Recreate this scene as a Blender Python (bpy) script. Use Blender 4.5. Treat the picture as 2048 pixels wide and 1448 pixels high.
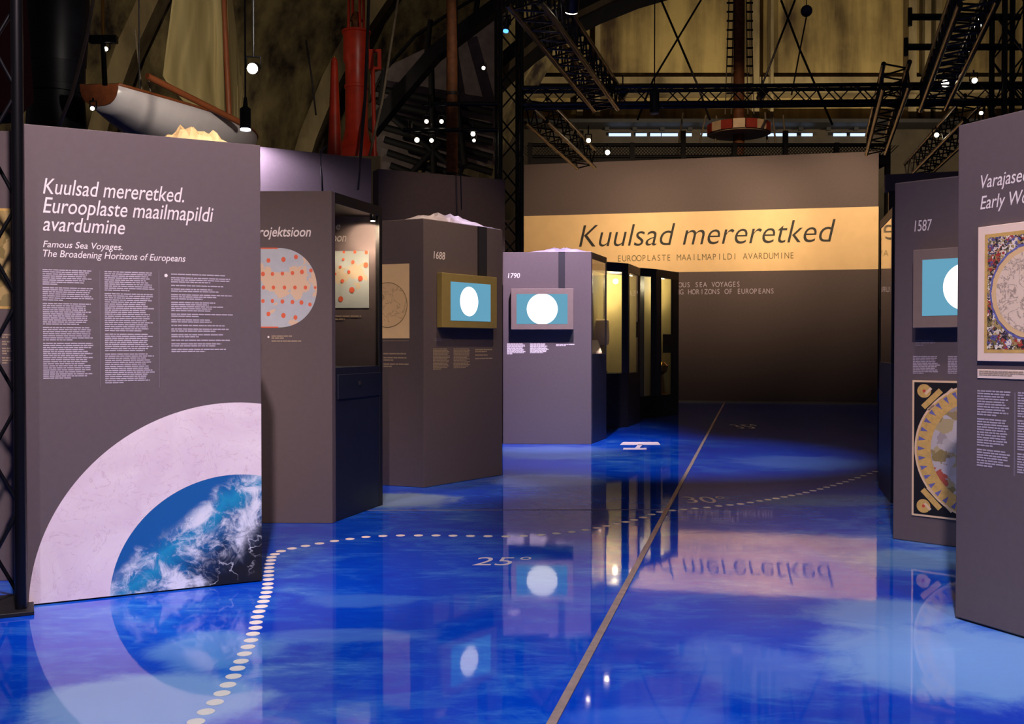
import bpy, bmesh, math, random
from mathutils import Vector, Matrix, noise as mnoise

for o in list(bpy.data.objects): bpy.data.objects.remove(o)
S = bpy.context.scene
COL = S.collection

# ------------------------------------------------------------------ camera
F, H, PITCH = 2000.0, 1.2, math.atan(31/2000.0)
cam_d = bpy.data.cameras.new('camera'); cam = bpy.data.objects.new('camera', cam_d); COL.objects.link(cam)
cam.location = (0, 0, H); cam.rotation_euler = (math.pi/2-PITCH, 0, 0)
cam_d.sensor_fit = 'HORIZONTAL'; cam_d.sensor_width = 36.0; cam_d.lens = 36.0*F/2048.0
cam_d.clip_start = .05; cam_d.clip_end = 300
S.camera = cam

# ------------------------------------------------------------------ view, world
S.view_settings.view_transform = 'Standard'; S.view_settings.look = 'None'
S.view_settings.gamma = 1.0; S.view_settings.use_curve_mapping = False
S.view_settings.exposure = 0.0
w = bpy.data.worlds.new('hall_ambient'); S.world = w; w.use_nodes = True
w.node_tree.nodes['Background'].inputs[0].default_value = (.44, .35, .38, 1)
w.node_tree.nodes['Background'].inputs[1].default_value = .085

# ------------------------------------------------------------------ key lamps over the hall, some unseen and added as fill (fixtures are built further down)
# name, position, aim, watts, colour, cone degrees, blend
WARM, PINK, COOL, VIO = (1, .74, .48), (1, .80, .80), (.86, .92, 1), (.78, .62, 1)
KEYS = [
 ('middle of the blue floor',  (0.4, 0.2, 6.8), (0.2, 3.1, 0), 1150, COOL, 45, .8),
 ('floor before the early maps',  (2.4, 0.6, 6.4), (2.0, 3.6, 0), 420, COOL, 42, .6),
 ('floor before the title disc',   (-2.2, 0.4, 6.4), (-1.5, 3.5, 0), 480, COOL, 42, .6),
 ('floor beyond the joint strip',    (2.3, 9.0, 6.6), (1.6, 11.1, 0), 1500, COOL, 42, .8),
 ('title panel',  (-0.5, 1.2, 5.6), (-1.75, 4.85, 1.5), 1800, PINK, 40, .9),
 ('golden sheet, added to brighten it', (-0.9, 3.4, 5.4), (-1.65, 5.5, 2.35), 200, WARM, 16, .8),  # unseen lamp, added because no other light reaches the sheet
 ('early maps panel',  (0.6, 1.0, 5.6), (2.1, 4.2, 1.4), 1350, PINK, 40, .9),
 ('projection case',   (-0.2, 3.4, 5.6), (-1.5, 6.8, 1.6), 500, WARM, 32, .9),
 ('sketch map panel',   (-0.1, 5.2, 5.6), (-0.9, 8.6, 1.7), 420, WARM, 26, .9),
 ('olive screen',   (0.75, 7.7, 5.9), (-0.4, 8.95, 1.5), 620, WARM, 36, .9),
 ('violet case',   (0.585, 9.9, 4.5), (0.42, 12.3, 1.35), 1250, (.95, .76, 1), 48, .8),
 ('cover on the sketch map panel', (-0.06, 9.8, 4.28), (-0.3, 9.2, 2.3), 200, (.7, .6, 1), 26, .7),
 ('round chart panel',   (1.4, 4.3, 5.6), (2.75, 5.9, 1.4), 250, PINK, 36, .9),
 ('brown panel, added as warm fill', (-0.2, 8.6, 5.6), (-0.75, 12.5, 2.7), 240, WARM, 26, .9),  # unseen weak warm fill, added against the blue cast on the panel
 ('start of the title wall', (1.9, 17.4, 5.5), (1.6, 22.0, 3.75), 800, WARM, 70, 1),
 ('middle of the title wall', (4.3, 17.4, 5.5), (4.2, 21.6, 3.75), 1000, WARM, 70, 1),
 ('end of the title wall', (6.7, 17.2, 5.5), (6.8, 21.2, 3.75), 900, WARM, 70, 1),
 ('end wall',  (6.0, 33.0, 7.2), (6.0, 42, 12.5), 2300, (1, .87, .60), 125, .9),
 ('end wall corner',  (16.0, 33.0, 7.2), (16.0, 42, 12.5), 2300, (1, .87, .60), 125, .9),
 ('concrete shell',   (-12.0, 20.0, 4.0), (-8.0, 34, 12), 1300, (1, .88, .62), 110, .9),
 ('hanging dinghy, added to brighten it',    (-1.2, 8.6, 4.8), (-5.2, 16.2, 5.6), 2000, (1, .90, .74), 34, .9),  # added just out of view to brighten hull and sail
 ('crow nest ring, added to brighten it', (4.6, 19.0, 10.4), (6.8, 30.0, 7.6), 1500, WARM, 22, .9),  # unseen lamp added to lift the dark mast ring
 ('red buoy',    (1.2, 12.0, 7.0), (-3.7, 24.0, 7.2), 900, (1, .9, .75), 22, .9),
]

# ------------------------------------------------------------------ helpers
cp, sp = math.cos(PITCH), math.sin(PITCH)
def ray(x, y):
    a, b = (x-1024)/F, -(y-724)/F
    return Vector((a, cp+b*sp, -sp+b*cp))
def G(x, y):
    r = ray(x, y); t = -H/r.z
    return Vector((r.x*t, r.y*t, 0))
def P(x, y, Y):
    r = ray(x, y); t = Y/r.y
    return Vector((r.x*t, Y, H+r.z*t))

def lin(c):
    out = []
    for v in c[:3]:
        v = v/255.0
        out.append(v/12.92 if v <= .04045 else ((v+.055)/1.055)**2.4)
    return (*out, 1.0)

class NT:
    """small node-tree writer"""
    def __init__(s, name):
        s.m = bpy.data.materials.new(name); s.m.use_nodes = True
        s.t = s.m.node_tree; s.b = s.t.nodes['Principled BSDF']; s._c = None
    def n(s, typ, **kw):
        x = s.t.nodes.new(typ)
        for k, v in kw.items(): setattr(x, k, v)
        return x
    def l(s, a, b): s.t.links.new(a, b)
    def co(s):
        if s._c is None: s._c = s.n('ShaderNodeTexCoord').outputs['Object']
        return s._c
    def mapped(s, scale=(1,1,1), loc=(0,0,0), rot=(0,0,0)):
        m = s.n('ShaderNodeMapping'); s.l(s.co(), m.inputs['Vector'])
        m.inputs['Scale'].default_value = scale; m.inputs['Location'].default_value = loc; m.inputs['Rotation'].default_value = rot
        return m.outputs[0]
    def noise(s, scale, detail=4, rough=.55, vec=None, dist=0):
        x = s.n('ShaderNodeTexNoise'); x.inputs['Scale'].default_value = scale
        x.inputs['Detail'].default_value = detail; x.inputs['Roughness'].default_value = rough; x.inputs['Distortion'].default_value = dist
        s.l(vec if vec is not None else s.co(), x.inputs['Vector']); return x.outputs['Fac']
    def ramp(s, fac, stops, interp='LINEAR'):
        r = s.n('ShaderNodeValToRGB'); cr = r.color_ramp; cr.interpolation = interp
        while len(cr.elements) < len(stops): cr.elements.new(.5)
        for e, (p, c) in zip(cr.elements, stops): e.position = p; e.color = c
        s.l(fac, r.inputs[0]); return r.outputs[0]
    def mix(s, fac, a, b, typ='MIX'):
        x = s.n('ShaderNodeMix', data_type='RGBA', blend_type=typ)
        for v, i in ((fac, 0), (a, 6), (b, 7)):
            if isinstance(v, (int, float)): x.inputs[i].default_value = v
            elif isinstance(v, tuple): x.inputs[i].default_value = v
            else: s.l(v, x.inputs[i])
        return x.outputs[2]
    def math(s, op, a, b=0.0):
        x = s.n('ShaderNodeMath', operation=op)
        for v, i in ((a, 0), (b, 1)):
            if isinstance(v, (int, float)): x.inputs[i].default_value = v
            else: s.l(v, x.inputs[i])
        return x.outputs[0]
    def smooth(s, v, a, b):
        x = s.n('ShaderNodeMapRange', interpolation_type='SMOOTHSTEP')
        s.l(v, x.inputs[0]); x.inputs[1].default_value = a; x.inputs[2].default_value = b
        return x.outputs[0]
    def color(s, c): s.l(c, s.b.inputs['Base Color'])
    def bump(s, h, strength=.2, dist=.01):
        x = s.n('ShaderNodeBump'); x.inputs['Strength'].default_value = strength; x.inputs['Distance'].default_value = dist
        s.l(h, x.inputs['Height']); s.l(x.outputs[0], s.b.inputs['Normal'])
    def set(s, rough=.5, metal=0, spec=.5, **kw):
        s.b.inputs['Roughness'].default_value = rough; s.b.inputs['Metallic'].default_value = metal
        s.b.inputs['Specular IOR Level'].default_value = spec
        for k, v in kw.items(): s.b.inputs[k.replace('_', ' ')].default_value = v
        return s.m

M = {}
def plain(name, c, rough=.6, metal=0, var=.12, scale=6, spec=.4, bump=0):
    t = NT(name); a = lin(c); lo = tuple(v*(1-var) for v in a[:3])+(1,); hi = tuple(min(1, v*(1+var)) for v in a[:3])+(1,)
    n = t.noise(scale, 5); t.color(t.ramp(n, [(.3, lo), (.7, hi)]))
    if bump: t.bump(t.noise(scale*12, 3), bump, .004)
    M[name] = t.set(rough, metal, spec); return M[name]
def glow(name, c, strength):
    t = NT(name); n = t.noise(3, 1); a = lin(c)
    e = t.ramp(n, [(.2, tuple(v*.97 for v in a[:3])+(1,)), (.8, a)])
    t.l(e, t.b.inputs['Emission Color']); t.b.inputs['Emission Strength'].default_value = strength
    t.b.inputs['Base Color'].default_value = (0,0,0,1); M[name] = t.set(.5, spec=.1); return M[name]

plain('panel_paint', (96, 84, 88), .62, var=.05, scale=30, bump=.08)
plain('panel_dark', (84, 70, 68), .7, var=.06, scale=20)
plain('case_dark', (26, 30, 46), .45, var=.15, scale=8)
plain('case_black', (24, 22, 26), .5, var=.2)
plain('screen_frame', (128, 112, 106), .5, var=.05, scale=20)
plain('screen_frame_olive', (150, 132, 80), .5, var=.05, scale=20)
plain('white_print', (236, 226, 228), .6, var=.03)
plain('grey_print', (178, 165, 180), .6, var=.05, scale=40)
plain('tan_print', (168, 148, 128), .6, var=.05, scale=40)
plain('rule_print', (120, 110, 125), .6, var=.04)
plain('ink', (28, 26, 20), .6, var=.1)
plain('ink_olive', (110, 95, 60), .6, var=.1)
plain('truss_black', (20, 20, 26), .32, metal=.55, var=.3, scale=14, spec=.6)
plain('truss_lit_tone', (44, 40, 38), .34, metal=.7, var=.25, scale=14)  # truss black made lighter and warmer: lit tubes put into the colour
plain('strip_metal', (168, 138, 134), .45, metal=.1, var=.22, scale=18)
plain('dot_white', (252, 236, 226), .35, var=.03)
plain('floor_mark', (225, 205, 212), .35, var=.05)
plain('cream_band', (226, 190, 138), .65, var=.04, scale=4)
plain('buoy_red', (178, 44, 20), .38, var=.18, scale=5)
plain('hull_red', (92, 20, 28), .45, var=.2, scale=3)
plain('iron_dark', (15, 15, 24), .4, metal=.4, var=.35, scale=4)
plain('rust_mast', (104, 58, 26), .7, var=.35, scale=9)
plain('boat_white', (205, 196, 200), .28, var=.06, scale=3)
plain('boat_wood', (122, 64, 34), .45, var=.25, scale=10)
plain('steel_beam', (34, 30, 30), .6, metal=.2, var=.25, scale=5)
plain('purlin', (26, 22, 24), .7, var=.2)
plain('roof_sheet', (120, 104, 104), .8, var=.25, scale=3)
plain('rope', (120, 105, 85), .8, var=.2)
plain('cable', (40, 34, 36), .6, var=.2)
plain('ring_red', (150, 46, 30), .5, var=.2)
plain('ring_cream', (214, 180, 140), .5, var=.1)
plain('ball_blue', (30, 36, 84), .35, var=.3)
plain('map_border', (226, 196, 160), .6, var=.05)
plain('map_black', (18, 16, 22), .6, var=.2)
plain('map_gold', (206, 168, 96), .6, var=.15, scale=40)
plain('map_blue', (104, 104, 168), .6, var=.2, scale=40)
plain('map_red', (196, 74, 58), .6, var=.2, scale=40)
plain('map_orange', (226, 104, 74), .6, var=.08)
plain('mat_cream', (240, 214, 196), .6, var=.03)
plain('label_cream', (236, 212, 198), .6, var=.03)
plain('strip_black', (40, 38, 46), .6, var=.1)
plain('paper', (238, 210, 160), .7, var=.05)
plain('inner_cream', (196, 176, 120), .7, var=.05)
plain('brass', (176, 132, 62), .3, metal=.8, var=.15)
plain('lamp_housing', (26, 26, 30), .4, metal=.3, var=.2)
plain('trim_pale', (120, 112, 96), .6, var=.1)
glow('lens_warm', (255, 236, 205), 14)
glow('lens_cool', (225, 235, 255), 14)
glow('lens_blue', (60, 120, 255), 5)
glow('slot_daylight', (190, 215, 255), 1.6)
glow('screen_blue', (104, 166, 194), .95)
glow('screen_white', (255, 255, 250), 1.6)
glow('led_strip', (255, 226, 168), 9)

def concrete(name, base, dark, streak=(9, 9, .35), k=(.35, .62)):
    t = NT(name)
    n1 = t.noise(1.0, 6, .6, t.mapped(streak)); n2 = t.noise(.22, 5, .6)
    s = t.math('ADD', t.math('MULTIPLY', n1, .55), t.math('MULTIPLY', n2, .45))
    c = t.ramp(s, [(k[0], lin(dark)), (k[1], lin(base))])
    t.color(c); t.bump(t.noise(3, 6), .35, .05); M[name] = t.set(.9, spec=.2)
concrete('concrete', (178, 152, 98), (70, 54, 40), (.9, .9, .09), (.38, .6))
concrete('concrete_shell', (140, 122, 84), (42, 32, 30), (1.6, 1.6, .12), (.42, .62))
concrete('concrete_rib', (160, 140, 104), (80, 66, 50), (1, 1, .3))

# glass
t = NT('vitrine_glass'); t.b.inputs['Transmission Weight'].default_value = 1
t.color(t.ramp(t.noise(2, 2), [(.2, (.96, .97, .95, 1)), (.8, (1, 1, 1, 1))])); M['glass'] = t.set(.02, spec=.5, IOR=1.45)
# sail
t = NT('sail_cloth'); n = t.noise(2.2, 4, vec=t.mapped((1, 1, .12)))
t.color(t.ramp(n, [(.3, lin((120, 104, 66))), (.7, lin((160, 142, 98)))])); M['sail'] = t.set(.85, spec=.2)
# crumpled covers
t = NT('cover_sheet'); t.color(t.ramp(t.noise(6, 4), [(.3, lin((158, 148, 168))), (.7, lin((200, 192, 208)))])); M['cover'] = t.set(.45, spec=.4)
t = NT('cover_gold'); t.color(t.ramp(t.noise(6, 4), [(.3, lin((200, 170, 120))), (.7, lin((236, 210, 160)))])); M['cover_gold'] = t.set(.5, spec=.4)

# printed ocean photograph on the title panel
t = NT('print_ocean')
vec = t.mapped((1, 1, 1)); wn = t.noise(4.0, 5, .6, vec, 1.2); fo = t.noise(8.5, 9, .66, vec, 1.8)
sepx = t.n('ShaderNodeSeparateXYZ'); t.l(t.co(), sepx.inputs[0])
dep = t.math('ADD', t.math('ADD', t.math('MULTIPLY', sepx.outputs[0], -.75), sepx.outputs[2]), t.math('MULTIPLY', t.math('SUBTRACT', wn, .5), .38))
sea = t.ramp(t.smooth(dep, 0, .6), [(.05, lin((12, 12, 20))), (.28, lin((6, 40, 82))), (.55, lin((10, 92, 150))), (.85, lin((24, 140, 186))), (1, lin((14, 90, 160)))])
v = t.n('ShaderNodeTexVoronoi', feature='DISTANCE_TO_EDGE'); v.inputs['Scale'].default_value = 9
dv = t.n('ShaderNodeMix', data_type='RGBA'); dv.inputs[0].default_value = .35; t.l(vec, dv.inputs[6]); nz = t.n('ShaderNodeTexNoise'); nz.inputs['Scale'].default_value = 6; nz.inputs['Detail'].default_value = 6; t.l(vec, nz.inputs['Vector']); t.l(nz.outputs['Color'], dv.inputs[7]); t.l(dv.outputs[2], v.inputs['Vector'])
veins = t.math('SUBTRACT', 1, t.smooth(v.outputs['Distance'], .0, .04))
band = t.math('MULTIPLY', t.smooth(dep, .10, .24), t.math('SUBTRACT', 1, t.smooth(dep, .46, .60)))
cl = t.math('ADD', t.math('MULTIPLY', t.noise(3.4, 4, .5, vec, .6), .6), t.math('MULTIPLY', fo, .4))
foam = t.math('MAXIMUM', t.math('MULTIPLY', t.smooth(cl, .44, .57), band), t.math('MULTIPLY', t.math('MULTIPLY', veins, t.smooth(cl, .40, .56)), t.math('MULTIPLY', t.smooth(dep, .0, .12), t.math('SUBTRACT', 1, t.smooth(dep, .5, .6)))))
t.color(t.mix(foam, sea, lin((226, 226, 238)))); M['print_ocean'] = t.set(.5)
# parchment disc print
t = NT('print_parchment'); n = t.noise(3, 6, .6, None, .8); ve = t.n('ShaderNodeTexNoise'); ve.inputs['Scale'].default_value = 7; ve.inputs['Detail'].default_value = 8; ve.inputs['Distortion'].default_value = 2.2; t.l(t.co(), ve.inputs['Vector'])
lines = t.math('SUBTRACT', 1, t.smooth(t.math('ABSOLUTE', t.math('SUBTRACT', ve.outputs['Fac'], .5)), 0, .012))
c = t.ramp(n, [(.3, lin((224, 200, 214))), (.7, lin((242, 226, 232)))])
t.color(t.mix(t.math('MULTIPLY', lines, .45), c, lin((196, 160, 176)))); M['print_parchment'] = t.set(.5)
# world maps
def mapmat(name, sea, land, sc=2.6, thr=.54):
    t = NT(name); n = t.noise(sc, 7, .58, None, .3)
    t.color(t.mix(t.smooth(n, thr-.004, thr+.004), t.ramp(t.noise(12, 3), [(.3, lin(sea)), (.7, lin(tuple(min(255, v+10) for v in sea)))]), lin(land))); M[name] = t.set(.5)
mapmat('map_projection', (180, 186, 198), (222, 192, 166), 3.2, .52)
mapmat('map_projection_pale', (196, 206, 208), (222, 204, 180), 3.0, .56)
def sketchmat(name, base, ink, sc=9, amt=.7, w=.02):
    t = NT(name); n = t.n('ShaderNodeTexNoise'); n.inputs['Scale'].default_value = sc; n.inputs['Detail'].default_value = 9; n.inputs['Roughness'].default_value = .65; n.inputs['Distortion'].default_value = 1.0; t.l(t.co(), n.inputs['Vector'])
    lines = t.math('SUBTRACT', 1, t.smooth(t.math('ABSOLUTE', t.math('SUBTRACT', n.outputs['Fac'], .5)), 0, w))
    b = t.ramp(t.noise(4, 4), [(.3, lin(tuple(v*.95 for v in base))), (.7, lin(base))])
    t.color(t.mix(t.math('MULTIPLY', lines, amt), b, lin(ink))); M[name] = t.set(.6)
sketchmat('map_sketch', (246, 210, 160), (118, 90, 54), 7, .6)
plain('map_sketch_paper', (250, 216, 166), .6, var=.05, scale=8)
sketchmat('map_pale_sketch', (236, 212, 188), (120, 100, 90), 12, .75, .03)
def mosaic(name, cols, sc):
    t = NT(name); v = t.n('ShaderNodeTexVoronoi'); v.inputs['Scale'].default_value = sc; v.inputs['Randomness'].default_value = 1
    nz = t.n('ShaderNodeTexNoise'); nz.inputs['Scale'].default_value = sc*.6; nz.inputs['Detail'].default_value = 5; t.l(t.co(), nz.inputs['Vector'])
    mm = t.n('ShaderNodeMix', data_type='RGBA'); mm.inputs[0].default_value = .12; t.l(t.co(), mm.inputs[6]); t.l(nz.outputs['Color'], mm.inputs[7]); t.l(mm.outputs[2], v.inputs['Vector'])
    sx = t.n('ShaderNodeSeparateXYZ'); t.l(v.outputs['Color'], sx.inputs[0])
    k = len(cols); t.color(t.ramp(sx.outputs[0], [(i/k, lin(c)) for i, c in enumerate(cols)], 'CONSTANT')); M[name] = t.set(.6)
mosaic('map_crowd', [(40, 34, 34), (222, 208, 186), (92, 88, 142), (176, 150, 92), (120, 108, 64), (170, 60, 48), (236, 226, 214), (60, 52, 48)], 62)
mosaic('map_olive', [(150, 128, 78), (164, 140, 88), (128, 112, 66), (176, 152, 100), (140, 124, 80)], 16)
mosaic('map_inner', [(176, 170, 172), (160, 150, 150), (186, 178, 180), (150, 132, 92), (176, 160, 120), (190, 184, 190), (140, 124, 76), (176, 84, 66)], 19)

# ------------------------------------------------------------------ mesh helpers
def link(name, me, mat, parent=None, loc=None):
    o = bpy.data.objects.new(name, me); COL.objects.link(o)
    if mat and not me.materials: me.materials.append(M[mat])
    if parent: o.parent = parent
    if loc is not None: o.location = loc
    return o
def pyd(verts, faces, name='m'):
    me = bpy.data.meshes.new(name); me.from_pydata([tuple(v) for v in verts], [], faces); me.update(); return me
def mesh(name, verts, faces, mat, parent=None, smooth=False, fix=True):
    me = pyd(verts, faces, name)
    if fix:
        bm = bmesh.new(); bm.from_mesh(me); bmesh.ops.recalc_face_normals(bm, faces=bm.faces); bm.to_mesh(me); bm.free()
    if smooth:
        for p in me.polygons: p.use_smooth = True
    return link(name, me, mat, parent)
def tag(o, label=None, cat=None, group=None, kind=None):
    for k, v in (('label', label), ('category', cat), ('group', group), ('kind', kind)):
        if v: o[k] = v
    return o
def thing(name, label, cat, loc=(0,0,0), rz=0, group=None):
    o = bpy.data.objects.new(name, None); COL.objects.link(o); o.location = loc; o.rotation_euler = (0, 0, rz); o.empty_display_size = .1
    return tag(o, label, cat, group)
def prism_vf(pts, z0, z1):
    n = len(pts); vs = [(p[0], p[1], z0) for p in pts]+[(p[0], p[1], z1) for p in pts]
    fs = [tuple(range(n))[::-1], tuple(range(n, 2*n))]+[(i, (i+1) % n, n+(i+1) % n, n+i) for i in range(n)]
    return vs, fs
def bevel(o, w=.006, seg=2):
    m = o.modifiers.new('bevel', 'BEVEL'); m.width = w; m.segments = seg; m.limit_method = 'ANGLE'; return o
def prism(name, pts, z0, z1, mat, parent=None, bev=0):
    o = mesh(name, *prism_vf(pts, z0, z1), mat, parent)
    if bev: bevel(o, bev)
    return o
def box(name, a, b, mat, parent=None, bev=0):
    return prism(name, [(a[0], a[1]), (b[0], a[1]), (b[0], b[1]), (a[0], b[1])], a[2], b[2], mat, parent, bev)
CYL = {}
def cyl_mesh(mat, seg=10):
    """unit cylinder, radius 1, z 0..1, shared by all rods of one material"""
    if (mat, seg) not in CYL:
        vs, fs = prism_vf([(math.cos(2*math.pi*i/seg), math.sin(2*math.pi*i/seg)) for i in range(seg)], 0, 1)
        me = pyd(vs, fs, 'rod_'+mat); me.materials.append(M[mat])
        for p in me.polygons: p.use_smooth = len(p.vertices) == 4
        CYL[(mat, seg)] = me
    return CYL[(mat, seg)]
def rod(name, a, b, r, mat, parent=None, seg=10):
    a, b = Vector(a), Vector(b); d = b-a
    o = bpy.data.objects.new(name, cyl_mesh(mat, seg)); COL.objects.link(o); o.parent = parent
    o.matrix_basis = Matrix.Translation(a) @ d.to_track_quat('Z', 'Y').to_matrix().to_4x4() @ Matrix.Diagonal((r, r, d.length, 1))
    return o
def lathe(name, prof, mat, parent=None, seg=28, loc=(0,0,0)):
    vs, fs = [], []
    for r, z in prof:
        for i in range(seg):
            a = 2*math.pi*i/seg; vs.append((r*math.cos(a), r*math.sin(a), z))
    for k in range(len(prof)-1):
        for i in range(seg):
            j = (i+1) % seg; fs.append((k*seg+i, k*seg+j, (k+1)*seg+j, (k+1)*seg+i))
    fs.append(tuple(range(seg))[::-1]); fs.append(tuple((len(prof)-1)*seg+i for i in range(seg)))
    o = mesh(name, vs, fs, mat, parent, smooth=True); o.location = loc
    m = o.modifiers.new('edge', 'EDGE_SPLIT'); m.split_angle = math.radians(40)
    return o
def tube(name, pts, r, mat, parent=None, seg=6):
    pts = [Vector(p) for p in pts]; vs, fs = [], []
    for i, p in enumerate(pts):
        d = (pts[min(i+1, len(pts)-1)]-pts[max(i-1, 0)]).normalized(); q = d.to_track_quat('Z', 'Y')
        for k in range(seg):
            a = 2*math.pi*k/seg; vs.append(p+q @ Vector((r*math.cos(a), r*math.sin(a), 0)))
    for i in range(len(pts)-1):
        for k in range(seg):
            j = (k+1) % seg; fs.append((i*seg+k, i*seg+j, (i+1)*seg+j, (i+1)*seg+k))
    fs.append(tuple(range(seg))[::-1]); fs.append(tuple((len(pts)-1)*seg+k for k in range(seg)))
    return mesh(name, vs, fs, mat, parent, smooth=True)

# lettering: Blender's own font turned into a mesh in the (x, z) plane
def text_mesh(body, shear=0.0, mono=0.0, bold=0.0):
    def one(s):
        cu = bpy.data.curves.new('t', 'FONT'); cu.body = s; cu.size = 1; cu.shear = shear; cu.offset = bold; cu.resolution_u = 4; cu.fill_mode = 'FRONT'
        ob = bpy.data.objects.new('t', cu); COL.objects.link(ob)
        dg = bpy.context.evaluated_depsgraph_get(); me = bpy.data.meshes.new_from_object(ob.evaluated_get(dg))
        vs = [v.co.copy() for v in me.vertices]; fs = [tuple(p.vertices) for p in me.polygons]
        bpy.data.objects.remove(ob); bpy.data.curves.remove(cu); bpy.data.meshes.remove(me); return vs, fs
    if not mono: return one(body)
    V, Fc = [], []
    for i, ch in enumerate(body):
        if ch == ' ': continue
        vs, fs = one(ch); mx = sum((min(v.x for v in vs), max(v.x for v in vs)))/2; o = len(V)
        V += [Vector((v.x-mx+(i+.5)*mono, v.y, 0)) for v in vs]; Fc += [tuple(k+o for k in f) for f in fs]
    return V, Fc
def lettering(name, body, parent, u0, u1, base, top, mat, off=.0015, **kw):
    vs, fs = text_mesh(body, **kw); x0 = min(v.x for v in vs); x1 = max(v.x for v in vs); yt = max(v.y for v in vs)
    V = [(u0+(v.x-x0)/(x1-x0)*(u1-u0), -off, base+v.y/yt*(top-base)) for v in vs]
    o = mesh(name, V, fs, mat, parent, fix=False); return tag(o, kind='thing') if 0 else o

class Plane2:
    """upright face seen from the camera; local x to the right, z up, -y towards the viewer"""
    def __init__(s, a, b):
        s.a, s.b = Vector(a[:2]), Vector(b[:2]); d = s.b-s.a; s.w = d.length; s.u = d/s.w
        s.rz = math.atan2(s.u.y, s.u.x); s.n = Vector((s.u.y, -s.u.x))
    def uv(s, x, y):
        r = ray(x, y); t = s.a.dot(s.n)/(r.x*s.n.x+r.y*s.n.y); p = Vector((r.x*t, r.y*t))
        return (p-s.a).dot(s.u), H+r.z*t
    def loc(s, p):
        """world xy to local xy"""
        d = Vector(p[:2])-s.a; return d.dot(s.u), -d.dot(s.n)
    def at(s, u, wout=0):
        q = s.a+s.u*u+s.n*wout; return q

def title(pl, root, name, body, lb, rb, top, mat='white_print', **kw):
    u0, v0 = pl.uv(*lb); u1, _ = pl.uv(*rb); _, v1 = pl.uv(*top)
    kw.setdefault('shear', .22)
    return lettering(name, body, root, u0, u1, v0, v1, mat, **kw)
def quad(pl, root, name, x0, y0, x1, y1, mat, off=.001, th=0):
    """flat sheet given by its left-top and right-bottom pixel, upright in the plane"""
    u0, v1 = pl.uv(x0, y0); _, v0 = pl.uv(x0, y1); u1, _ = pl.uv(x1, (y0+y1)/2)
    if th: return box(name, (u0, -off-th, v0), (u1, -off, v1), mat, root)
    return mesh(name, [(u0, -off, v0), (u1, -off, v0), (u1, -off, v1), (u0, -off, v1)], [(0, 1, 2, 3)], mat, root, fix=False)
def copy_block(pl, root, name, x0, y0, x1, y1, pitch, mat='grey_print', paras=None, seed=1, ragged=.2, fill=.6, off=.0012):
    """a column of small print: rows of word bars; paras = list of row counts"""
    rnd = random.Random(seed); u0, vt = pl.uv(x0, y0); _, vb = pl.uv(x0, y1); u1, _ = pl.uv(x1, (y0+y1)/2)
    pv = (vt-vb)/((y1-y0)/pitch); V, Fc = [], []; v = vt; W = u1-u0
    paras = paras or [int((y1-y0)/pitch)]
    for k, n in enumerate(paras):
        for i in range(n):
            if v-pv < vb-pv*1.2: break
            wid = W*(1-rnd.random()*ragged) if i < n-1 else W*rnd.uniform(.25, .8)
            if n == 1: wid = W*rnd.uniform(.5, 1)
            u = u0
            while u < u0+wid:
                ww = min(rnd.uniform(1.6, 5.5)*pv*.62, u0+wid-u); o = len(V)
                h = pv*fill; V += [(u, -off, v-h), (u+ww, -off, v-h), (u+ww, -off, v), (u, -off, v)]; Fc.append((o, o+1, o+2, o+3)); u += ww+pv*.28
            v -= pv
        v -= pv*.75
    return tag(mesh(name, V, Fc, mat, root, fix=False), kind='stuff')
def disc(name, root, cu, cv, ru, rv, mat, off, clip=None, r0=0, seg=64, a0=0, a1=2*math.pi):
    pts = [(cu+ru*math.cos(a0+(a1-a0)*i/seg), cv+rv*math.sin(a0+(a1-a0)*i/seg)) for i in range(seg if a1-a0 > 6.28 else seg+1)]
    if clip:
        for ax, lim, sgn in ((0, clip[0], 1), (0, clip[1], -1), (1, clip[2], 1), (1, clip[3], -1)):
            out = []
            for i, p in enumerate(pts):
                q = pts[i-1]; ip, iq = (p[ax]-lim)*sgn >= 0, (q[ax]-lim)*sgn >= 0
                if ip != iq:
                    t = (lim-q[ax])/(p[ax]-q[ax]); out.append((q[0]+t*(p[0]-q[0]), q[1]+t*(p[1]-q[1])))
                if ip: out.append(p)
            pts = out
    if r0:
        n = len(pts); V = [(u, -off, v) for u, v in pts]+[(cu+(u-cu)*r0, -off, cv+(v-cv)*r0) for u, v in pts]
        return mesh(name, V, [(i, (i+1) % n, n+(i+1) % n, n+i) for i in range(n)], mat, root, fix=False)
    return mesh(name, [(u, -off, v) for u, v in pts], [tuple(range(len(pts)))], mat, root, fix=False)

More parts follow.
